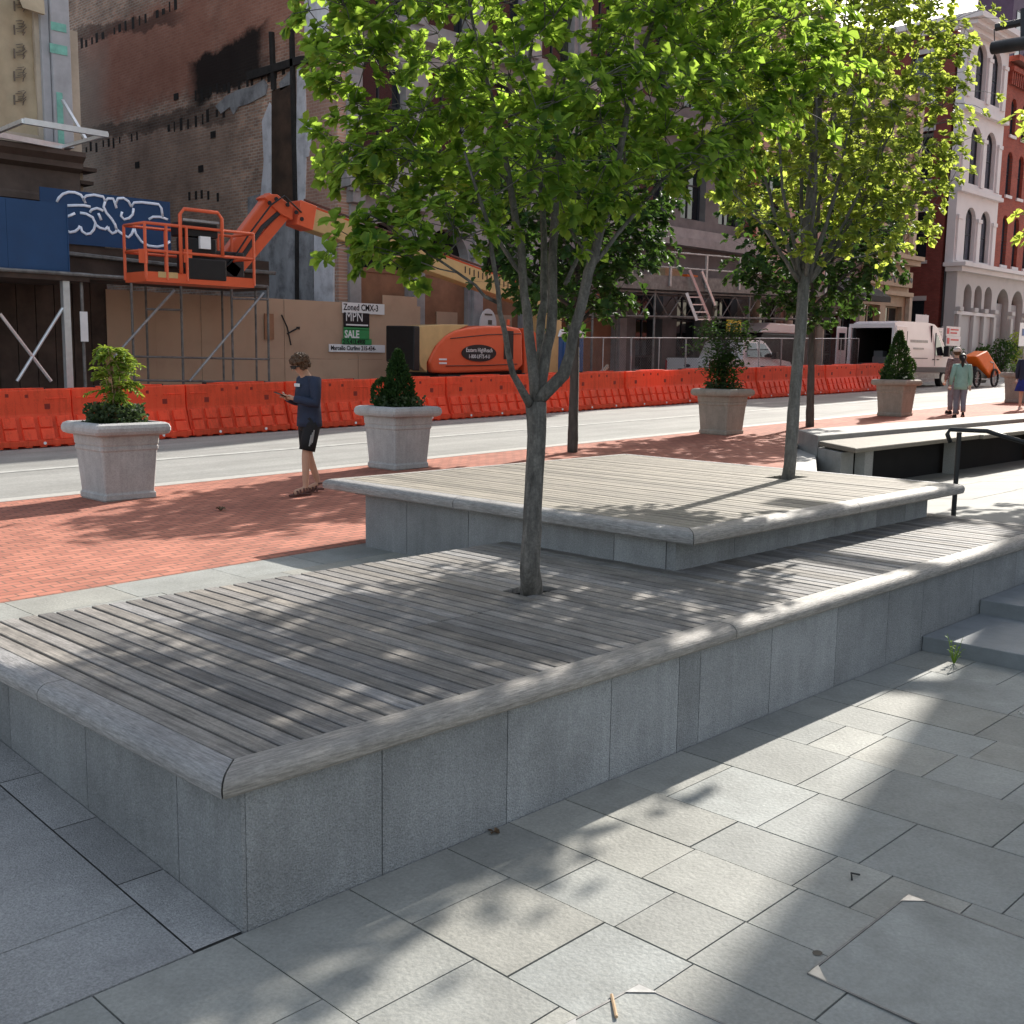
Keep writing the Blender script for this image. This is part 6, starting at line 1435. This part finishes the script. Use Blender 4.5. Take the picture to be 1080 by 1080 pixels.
# chain-link fence
def fence(xf0, xf1, label):
    y = 21.45; t = thing('fence_panel', label, 'fence', (xf0, y, zs(xf0)), 'chain-link fence panels behind the barriers'); H = 1.95
    za, zb = zs(xf0)+.08, zs(xf1)+.08
    b = MB(); b.tube([(xf0, y, za), (xf0, y, za+H), (xf1, y, zb+H), (xf1, y, zb), (xf0, y, za)], .024, 8); b.tube([((xf0+xf1)/2, y, (za+zb)/2), ((xf0+xf1)/2, y, (za+zb)/2+H)], .018, 6); b.build('frame', 'galv', t)
    b = MB(); W_ = xf1-xf0; sp_ = .095; k = -H
    while k < W_:
        for sg in (0, 1):
            s0 = max(0, -k); s1 = min(H, W_-k)
            if s1 > s0:
                X = lambda s: xf0+((k+s) if not sg else (W_-k-s)); Z = lambda s, xx: za+(zb-za)*(xx-xf0)/W_+s
                b.tube([(X(s0), y, Z(s0, X(s0))), (X(s1), y, Z(s1, X(s1)))], .0035, 3, cap=False)
        k += sp_
    b.build('mesh', 'galvd', t); return t
fl = ['chain-link fence panel just right of the thin dark trunk', 'chain-link fence panel before the rubble heap, left of the pickup', 'chain-link fence panel in front of the pickup tailgate', 'chain-link fence panel in front of the pickup cab', 'chain-link fence panel left of the dark maple trunk', 'chain-link fence panel at the right end by the open van']
fxs = [24.7, 27.4, 30.3, 33.3, 36.3, 39.3, 42.3]
for i in range(6): fence(fxs[i]+.02, fxs[i+1]-.02, fl[i])
# rubble behind the fence
b = MB()
for k in range(60):
    c = Vector((28.2+random.gauss(0, .9), 22.4+random.gauss(0, .35), zs(28)+abs(random.gauss(0, .38)))); d = Vector((random.gauss(0,1), random.gauss(0,1), random.gauss(0,.5))).normalized()*random.uniform(.15,.6)
    b.bar(c-d, c+d, random.uniform(.06,.2), random.uniform(.04,.14))
o = b.build('rubble', ['stonetan'], loc=(28.2, 22.4, zs(28))); tag(o, 'heap of broken boards and rubble behind the fence', 'rubble'); o['kind'] = 'stuff'
# portable toilet and a white panel beyond
pt = thing('portable_toilet', 'blue portable toilet with a pale roof behind the magnolia trunk', 'portable toilet', (25.6, 22.8, zs(25.6)))
b = MB(); b.box((25.0, 22.3, zs(25)+.05), (26.15, 23.4, zs(25)+2.05)); b.build('cabin', 'bluewc', pt, bevel=.03)
b = MB(); b.prism([(24.95, zs(25)+2.05),(26.2, zs(25)+2.05),(26.1, zs(25)+2.28),(25.05, zs(25)+2.28)], 1.2, 'y', 22.25); b.build('roof', 'white', pt, bevel=.04)
b = MB(); b.box((25.2, 22.28, zs(25)+.15), (25.95, 22.298, zs(25)+1.9)); b.build('door', 'bluewc', pt)

def wheel(t, x, y, z, r, wd, axis='y', hub='chrome'):
    dv = Vector((0,1,0)) if axis == 'y' else Vector((1,0,0)); c = Vector((x, y, z))
    b = MB(); b.tube([c-dv*wd/2, c+dv*wd/2], r, 24); wv = b.build('wheel', 'rubber', t, bevel=.03)
    b = MB(); b.tube([c-dv*(wd/2+.012), c+dv*(wd/2+.012)], r*.58, 20); b.build('rim', hub, wv)
# white van with its rear doors open
vx, vy = 43.05, 20.3; vz = zs(46)+.0
van = thing('cargo_van', 'white high-roofed cargo van with its rear doors open', 'van', (vx, vy, vz))
VL, VH, VW = 6.0, 2.72, 2.05
side = [(0,.42),(0,.9),(.02,1.8),(.1,2.45),(.22,2.62),(.6,2.7),(3.2,2.72),(4.0,2.66),(4.35,2.5),(5.0,1.72),(5.15,1.55),(5.8,1.3),(5.97,1.1),(6.0,.75),(5.95,.42),(5.5,.38),(5.35,.7),(5.1,.85),(4.8,.85),(4.55,.7),(4.42,.38),(1.75,.38),(1.6,.7),(1.35,.85),(1.05,.85),(.8,.7),(.65,.38)]
b = MB()
sec = lambda dy, ins: [(vx+x, vy+dy, vz+z) for x, z in side]
b.grid_loft([[(vx+x, vy+.06+(.16*max(0, z-1.3)/1.4 if True else 0), vz+z) for x, z in side], [(vx+x, vy+.0+(.13*max(0, z-1.3)/1.4), vz+z) for x, z in side], [(vx+x, vy+.02+(.15*max(0, z-1.3)/1.4), vz+z) for x, z in side]], cap=False)
b.prism([(vx+x, vz+z) for x, z in side[:1]] , 0) if False else None
def loft_van(y0, y1, inset):
    b.grid_loft([[(vx+x, y0+inset*max(0, z-1.3)/1.4, vz+z) for x, z in side], [(vx+x, y0+.03+inset*max(0, z-1.3)/1.4, vz+z) for x, z in side]], cap=True)
b = MB(); loft_van(vy, 0, .14)
b.grid_loft([[(vx+x, VW+vy-inset_, vz+z) for x, z in side for inset_ in [.14*max(0, z-1.3)/1.4]], [(vx+x, VW+vy-.03-.14*max(0, z-1.3)/1.4, vz+z) for x, z in side]], cap=True)
for k in range(3, 14):   # roof, windscreen and bonnet skins
    (xa, za), (xb, zb) = side[k], side[k+1]; ia, ib = .14*max(0, za-1.3)/1.4, .14*max(0, zb-1.3)/1.4
    b.add([(vx+xa, vy+ia, vz+za), (vx+xb, vy+ib, vz+zb), (vx+xb, vy+VW-ib, vz+zb), (vx+xa, vy+VW-ia, vz+za)], [(0,1,2,3)])
b.box((vx+.02, vy+.05, vz+.4), (vx+5.4, vy+VW-.05, vz+.6))
b.box((vx+.03, vy+.03, vz+2.42), (vx+.12, vy+VW-.03, vz+2.58)); b.box((vx+.01, vy+.02, vz+.4), (vx+.1, vy+.14, vz+2.45)); b.box((vx+.01, vy+VW-.14, vz+.4), (vx+.1, vy+VW-.02, vz+2.45))
b.build('body', 'white', van)
b = MB(); b.box((vx+3.6, vy+.06, vz+.5), (vx+3.66, vy+VW-.06, vz+2.6)); b.box((vx+.1, vy+.15, vz+.6), (vx+3.6, vy+.16, vz+2.3)); b.box((vx+.1, vy+VW-.3, vz+.6), (vx+3.6, vy+VW-.2, vz+2.5)); b.box((vx+.1, vy+.05, vz+.6), (vx+3.6, vy+VW-.1, vz+.64)); b.box((vx+.2, vy+.15, vz+2.5), (vx+3.6, vy+VW-.2, vz+2.53)); b.build('cargo_lining', 'void', van)
b = MB(); b.box((vx+.4, vy+.35, vz+.64), (vx+1.1, vy+1.1, vz+1.25)); b.box((vx+.5, vy+1.2, vz+.64), (vx+1.2, vy+1.8, vz+1.0)); b.box((vx+.9, vy+.9, vz+1.25), (vx+1.3, vy+1.3, vz+1.5)); b.each('cargo', 'greytrim', van)
for y, s in ((vy+.02, -1), (vy+VW-.02, 1)):
    b = MB(); ya = y+s*.02
    if s < 0: b.box((vx-.02, vy+.0, vz+.5), (vx+.03, vy+.06, vz+2.5)); b.box((vx+.02, vy-.06, vz+.5), (vx+1.0, vy-.015, vz+2.5))
    else: b.box((vx-.85, vy+VW+.02, vz+.5), (vx-.02, vy+VW+.08, vz+2.45))
    dr_ = b.build('rear_door', 'white', van, bevel=.03)
    if s > 0: b = MB(); b.box((vx-.7, vy+VW+.008, vz+1.5), (vx-.2, vy+VW+.018, vz+2.2)); b.build('pane', 'glass', dr_)
b = MB(); b.add([(vx+4.0, vy-.004, vz+1.35), (vx+4.85, vy-.004, vz+1.35), (vx+4.8, vy+.03, vz+1.62), (vx+4.35, vy+.09, vz+2.2), (vx+4.02, vy+.095, vz+2.25)], [(0,1,2,3,4)]); b.build('side_window', 'glass', van)
b = MB(); b.add([(vx+4.42, vy+.18, vz+2.45), (vx+5.02, vy+.1, vz+1.72), (vx+5.02, vy+VW-.1, vz+1.72), (vx+4.42, vy+VW-.18, vz+2.45)], [(0,1,2,3)]); b.build('windscreen', 'glass', van)
b = MB(); b.box((vx+.7, vy-.025, vz+.62), (vx+5.2, vy+.0, vz+.85)); b.box((vx+5.6, vy-.01, vz+.35), (vx+6.05, vy+VW+.01, vz+.7)); b.each('moulding', 'greytrim', van)
b = MB(); b.box((vx+.9, vy-.006, vz+.36), (vx+4.5, vy+.02, vz+.6)); b.build('sill', 'galv', van)
b = MB()
for x in (1.15, 3.95): b.box((vx+x-.008, vy-.006, vz+.9), (vx+x+.008, vy+.05, vz+2.3))
b.box((vx+1.2, vy-.01, vz+1.2), (vx+3.2, vy+.0, vz+1.23)); b.box((vx+4.15, vy-.02, vz+1.15), (vx+4.35, vy+.0, vz+1.2)); b.box((vx+3.7, vy-.02, vz+1.15), (vx+3.88, vy+.0, vz+1.2)); b.build('panel_seams', 'greytrim', van)
b = MB()
for k in range(12): b.box((vx+1.6+k*.14, vy+.045, vz+1.86), (vx+1.7+k*.14, vy+.07, vz+1.97))
for k in range(10): b.box((vx+1.85+k*.1, vy+.015, vz+1.58), (vx+1.92+k*.1, vy+.035, vz+1.65))
b.build('faint_marks', 'galv', van)
b = MB(); b.box((vx+4.7, vy-.25, vz+1.3), (vx+4.9, vy-.02, vz+1.75)); b.build('wing_mirror', 'black', van, bevel=.03)
b = MB(); b.box((vx+5.5, vy+.0, vz+.85), (vx+5.96, vy+.28, vz+1.15)); b.build('headlight', 'paleglass', van, bevel=.03)
for x in (1.2, 4.95):
    for y in (vy+.13, vy+VW-.13): wheel(van, vx+x, y, vz+.36, .36, .24)
# white pickup behind the fence
kx, ky = 33.0, 22.25; kz = zs(35)
pk = thing('pickup_truck', 'white pickup truck parked behind the chain-link fence', 'pickup', (kx, ky, kz)); KW = 1.95
bed = [(0,.55),(0,1.2),(.03,1.28),(2.0,1.28),(2.0,.55),(1.75,.55),(1.65,.85),(1.3,.98),(.95,.85),(.85,.55)]
b = MB(); b.prism([(kx+x, kz+z) for x, z in bed], .06, 'y', ky); b.prism([(kx+x, kz+z) for x, z in bed], .06, 'y', ky+KW-.06); b.box((kx+.02, ky+.06, kz+.6), (kx+2.0, ky+KW-.06, kz+.75)); b.box((kx+1.92, ky+.06, kz+.75), (kx+2.0, ky+KW-.06, kz+1.28)); b.build('bed', 'white', pk)
b = MB(); b.box((kx-.05, ky+.07, kz+.72), (kx+.015, ky+KW-.07, kz+1.3)); tg = b.build('tailgate', 'white', pk, bevel=.02)
b = MB(); b.T = Matrix(((0,0,-1,0),(1,0,0,0),(0,1,0,0),(0,0,0,1))); b.T = None
b.prism([(ky+KW/2+.14*math.cos(a), kz+1.02+.06*math.sin(a)) for a in np.linspace(0, 6.283, 21)[:-1]], .015, 'x', kx-.068); b.build('badge', 'sign_navy' if 'sign_navy' in M else 'navy', tg)
cab = [(2.03,.5),(2.03,1.3),(2.25,1.9),(2.45,1.98),(3.5,1.98),(3.75,1.9),(4.35,1.32),(5.35,1.2),(5.5,1.05),(5.55,.6),(5.45,.5),(5.25,.55),(5.1,.85),(4.8,.95),(4.5,.85),(4.35,.5)]
ins = lambda z: .16*max(0, z-1.25)/.7
b = MB(); n = len(cab); b.grid_loft([[(kx+x, ky+ins(z), kz+z) for x, z in cab], [(kx+x, ky+KW-ins(z), kz+z) for x, z in cab]]); b.build('cab', 'white', pk)
b = MB(); b.add([(kx+x, ky+ins(z)-.008, kz+z) for x, z in ((2.35,1.36),(3.1,1.36),(3.1,1.88),(2.5,1.88))], [(0,1,2,3)]); b.add([(kx+x, ky+ins(z)-.008, kz+z) for x, z in ((3.2,1.36),(4.15,1.36),(3.7,1.84),(3.2,1.88))], [(0,1,2,3)]); b.each('side_window', 'glass', pk)
b = MB(); b.add([(kx+2.1, ky+.2, kz+1.4), (kx+2.25, ky+.24, kz+1.86), (kx+2.25, ky+KW-.24, kz+1.86), (kx+2.1, ky+KW-.2, kz+1.4)], [(0,1,2,3)]); b.add([(kx+3.8, ky+.22, kz+1.87), (kx+4.33, ky+.14, kz+1.36), (kx+4.33, ky+KW-.14, kz+1.36), (kx+3.8, ky+KW-.22, kz+1.87)], [(0,1,2,3)])
for v in b.v: pass
b.build('windscreen', 'glass', pk)
b = MB(); b.box((kx+3.95, ky-.22, kz+1.3), (kx+4.15, ky-.01, kz+1.55)); b.build('wing_mirror', 'black', pk, bevel=.02)
for y in (ky-.012, ky+KW-.1): b = MB(); b.box((kx-.03, y, kz+.8), (kx+.2, y+.112, kz+1.22)); b.build('tail_light', 'tailred', pk)
b = MB(); b.box((kx-.15, ky+.05, kz+.45), (kx-.02, ky+KW-.05, kz+.62)); b.box((kx+.0, ky+.1, kz+.42), (kx+5.4, ky+KW-.1, kz+.54)); b.build('bumper', 'chrome', pk)
for x in (1.3, 4.8):
    for y in (ky+.12, ky+KW-.12): wheel(pk, kx+x, y, kz+.38, .38, .24)
# dark-windowed white truck cab beyond the pickup
tx, ty = 38.6, 23.25; tz = zs(39)+.13
tk = thing('box_truck', 'white-roofed truck cab with dark glass beyond the pickup', 'truck', (tx, ty, tz))
b = MB(); b.prism([(tx-.8,tz+.5),(tx-.8,tz+2.0),(tx-.6,tz+2.1),(tx+1.9,tz+2.1),(tx+2.1,tz+1.95),(tx+2.5,tz+1.25),(tx+2.7,tz+.5)], 1.6, 'y', ty); b.build('body', 'black', tk, bevel=.05)
b = MB(); b.prism([(tx-.9,tz+2.11),(tx+2.05,tz+2.11),(tx+1.7,tz+2.5),(tx-.2,tz+2.5)], 1.64, 'y', ty-.02); b.build('roof', 'white', tk, bevel=.06)
for x in (-.2, 1.9):
    for y in (ty+.1, ty+1.5): wheel(tk, tx+x, y, tz+.36, .36, .22)

# ================================================================== SIGNS, CART, LAMP, SHRUBS
def post_sign(name, label, x, y, ztop, boards, r=.035):
    t = thing(name, label, 'street sign', (x, y, zs(x)))
    b = MB(); b.tube([(x, y, zs(x)), (x, y, ztop)], r, 8); b.build('post', 'galv', t)
    for (u0, v0, u1, v1, m, marks) in boards:
        p = F(u0, v1, y-.05); q = F(u1, v0, y-.05); b = MB(); b.box((p.x, y-.06, p.z), (q.x, y-.045, q.z)); bo = b.build('board', m, t)
        if marks:
            b = MB()
            for (a0, b0, a1, b1) in marks[1]:
                W_, H_ = q.x-p.x, q.z-p.z; b.box((p.x+a0*W_, y-.075, p.z+b0*H_), (p.x+a1*W_, y-.063, p.z+b1*H_))
            b.build('marks', marks[0], bo)
ps = F(1004, 400, 22).x
post_sign('street_sign', 'post with two red and white parking signs beside the van bonnet', ps, 22, F(1008, 344, 22).z, [
 (997.5,345,1013,354,'whitesign',('red',[(.05,.2,.2,.8),(.3,.6,.85,.75),(.3,.25,.75,.4)])), (997.5,355,1013,364.5,'whitesign',('red',[(.05,.2,.2,.8),(.3,.55,.85,.7)]))])
post_sign('street_sign', 'plain white square sign on a post left of the red and white parking signs', F(990, 400, 22).x, 22, F(990, 344, 22).z, [(986,346,995,357,'whitesign',('galv',[(.2,.6,.8,.7),(.2,.3,.8,.4)]))])
post_sign('street_sign', 'white sign board rising just above the van roof', F(972, 400, 23.3).x, 23.3, F(972, 331, 23.3).z, [(965,332.5,979.5,346,'whitesign',None)])
post_sign('street_sign', 'white and blue sign on a post at the far right edge', F(1077, 400, 21.5).x, 21.5, F(1077, 338, 21.5).z, [(1074,341,1086,365,'whitesign',('bluewc',[(.25,.45,.6,.75)]))])
# pedal cart with orange canopy
cx, cy2 = 49.4, 18.6; cz = zs(49.4)
ct = thing('pedal_cart', 'pedal cart with a tilted bright orange cover and spoked wheel', 'cart', (cx, cy2, cz))
b = MB(); b.prism(P2([(1030,376),(1042,370),(1057,394),(1046,399)], cy2), .6, 'y', cy2); b.build('cover', 'sunorange', ct, bevel=.06)
def ring(c, r, rt, m, name, par):
    b = MB(); pts = [Vector(c)+Vector((r*math.cos(a), 0, r*math.sin(a))) for a in np.linspace(0, 6.2832, 25)]; b.tube(pts, rt, 6, cap=False); o = b.build(name, m, par)
    b = MB()
    for k in range(10): a = k*.628; b.tube([c, Vector(c)+Vector((r*math.cos(a), 0, r*math.sin(a)))], .012, 4)
    b.build('spokes', 'chrome', o)
wz = F(1049, 398, cy2-.05); ring((wz.x, cy2-.05, cz+.36), .36, .045, 'rubber', 'wheel', ct); ring((wz.x-1.9, cy2-.05, cz+.34), .34, .045, 'rubber', 'wheel', ct)
b = MB(); b.prism(P2([(1030,386),(1042,397),(1040,404),(1028,403)], cy2+.1), .8, 'y', cy2+.1); b.build('seat_box', 'black', ct, bevel=.05)
b = MB(); b.tube([(wz.x-1.9, cy2, cz+.34), (wz.x-.9, cy2, cz+.3), (wz.x, cy2, cz+.36), (wz.x-.1, cy2, cz+1.0), (wz.x-.5, cy2, cz+1.05)], .03, 6); b.build('frame', 'galv', ct)
# lamp / signal arm reaching in at the top right
La, Lb = D(1047, 50.5, 17.0), D(1140, 37, 16.0)
sl_ = thing('street_lamp', 'dark street lamp arm reaching in at the top right corner', 'street lamp', (Lb.x+.6, Lb.y-.6, PZ))
Lc = Vector((Lb.x+.6, Lb.y-.6, Lb.z+.05))
b = MB(); b.tube([La, La.lerp(Lb, .5), Lb, Lc], [.098,.102,.11,.115], 14); b.build('arm', 'dark', sl_, smooth=True)
b = MB(); b.tube([D(1050, 29, 17.2), D(1085, 22, 16.9), D(1140, 13, 16.2)], .058, 10); b.tube([D(1079, 42, 16.7), D(1079, 10, 16.8)], .04, 8); b.tube([D(1048.5, 31, 17.2), D(1049, 45, 17.1)], .008, 5); b.build('upper_arm', 'dark', sl_)
b = MB(); b.tube([(Lc.x, Lc.y, PZ), (Lc.x, Lc.y, Lc.z+.9)], [.13,.1], 14); b.build('post', 'dark', sl_)
# shrubs in front of the arcade
def bush(x, y, r, h, n, label, m='leafC'):
    z = zs(x)+.13; t = thing('bush', label, 'shrub', (x, y, z)); b = MB()
    for k in range(5): b.tube([(x, y, z), (x+rng.normal()*r*.4, y+rng.normal()*r*.4, z+h*.7)], .03, 5)
    b.build('stems', 'barkd', t); v = unit(n)*rng.uniform(.55, 1, (n, 1))
    P = np.stack([x+v[:, 0]*r, y+v[:, 1]*r, z+h*.55+v[:, 2]*h*.5], 1); leaf_object('foliage', P, unit(n), unit(n)+np.array([0,0,.5]), rng.uniform(.12, .24, n), .11, m, t)
bush(64.2, 23.9, .8, 1.9, 420, 'dark bush at the foot of the arcade right of the orange cart'); bush(62.0, 24.1, .5, 1.6, 250, 'narrow dark bush in front of the arcade behind the man in the white cap'); bush(57.4, 24.1, .9, 1.7, 420, 'dark bush beside the van bonnet'); bush(66.6, 23.9, .7, 2.4, 350, 'tall loose bush in front of the arcade at the right edge', 'leafB')
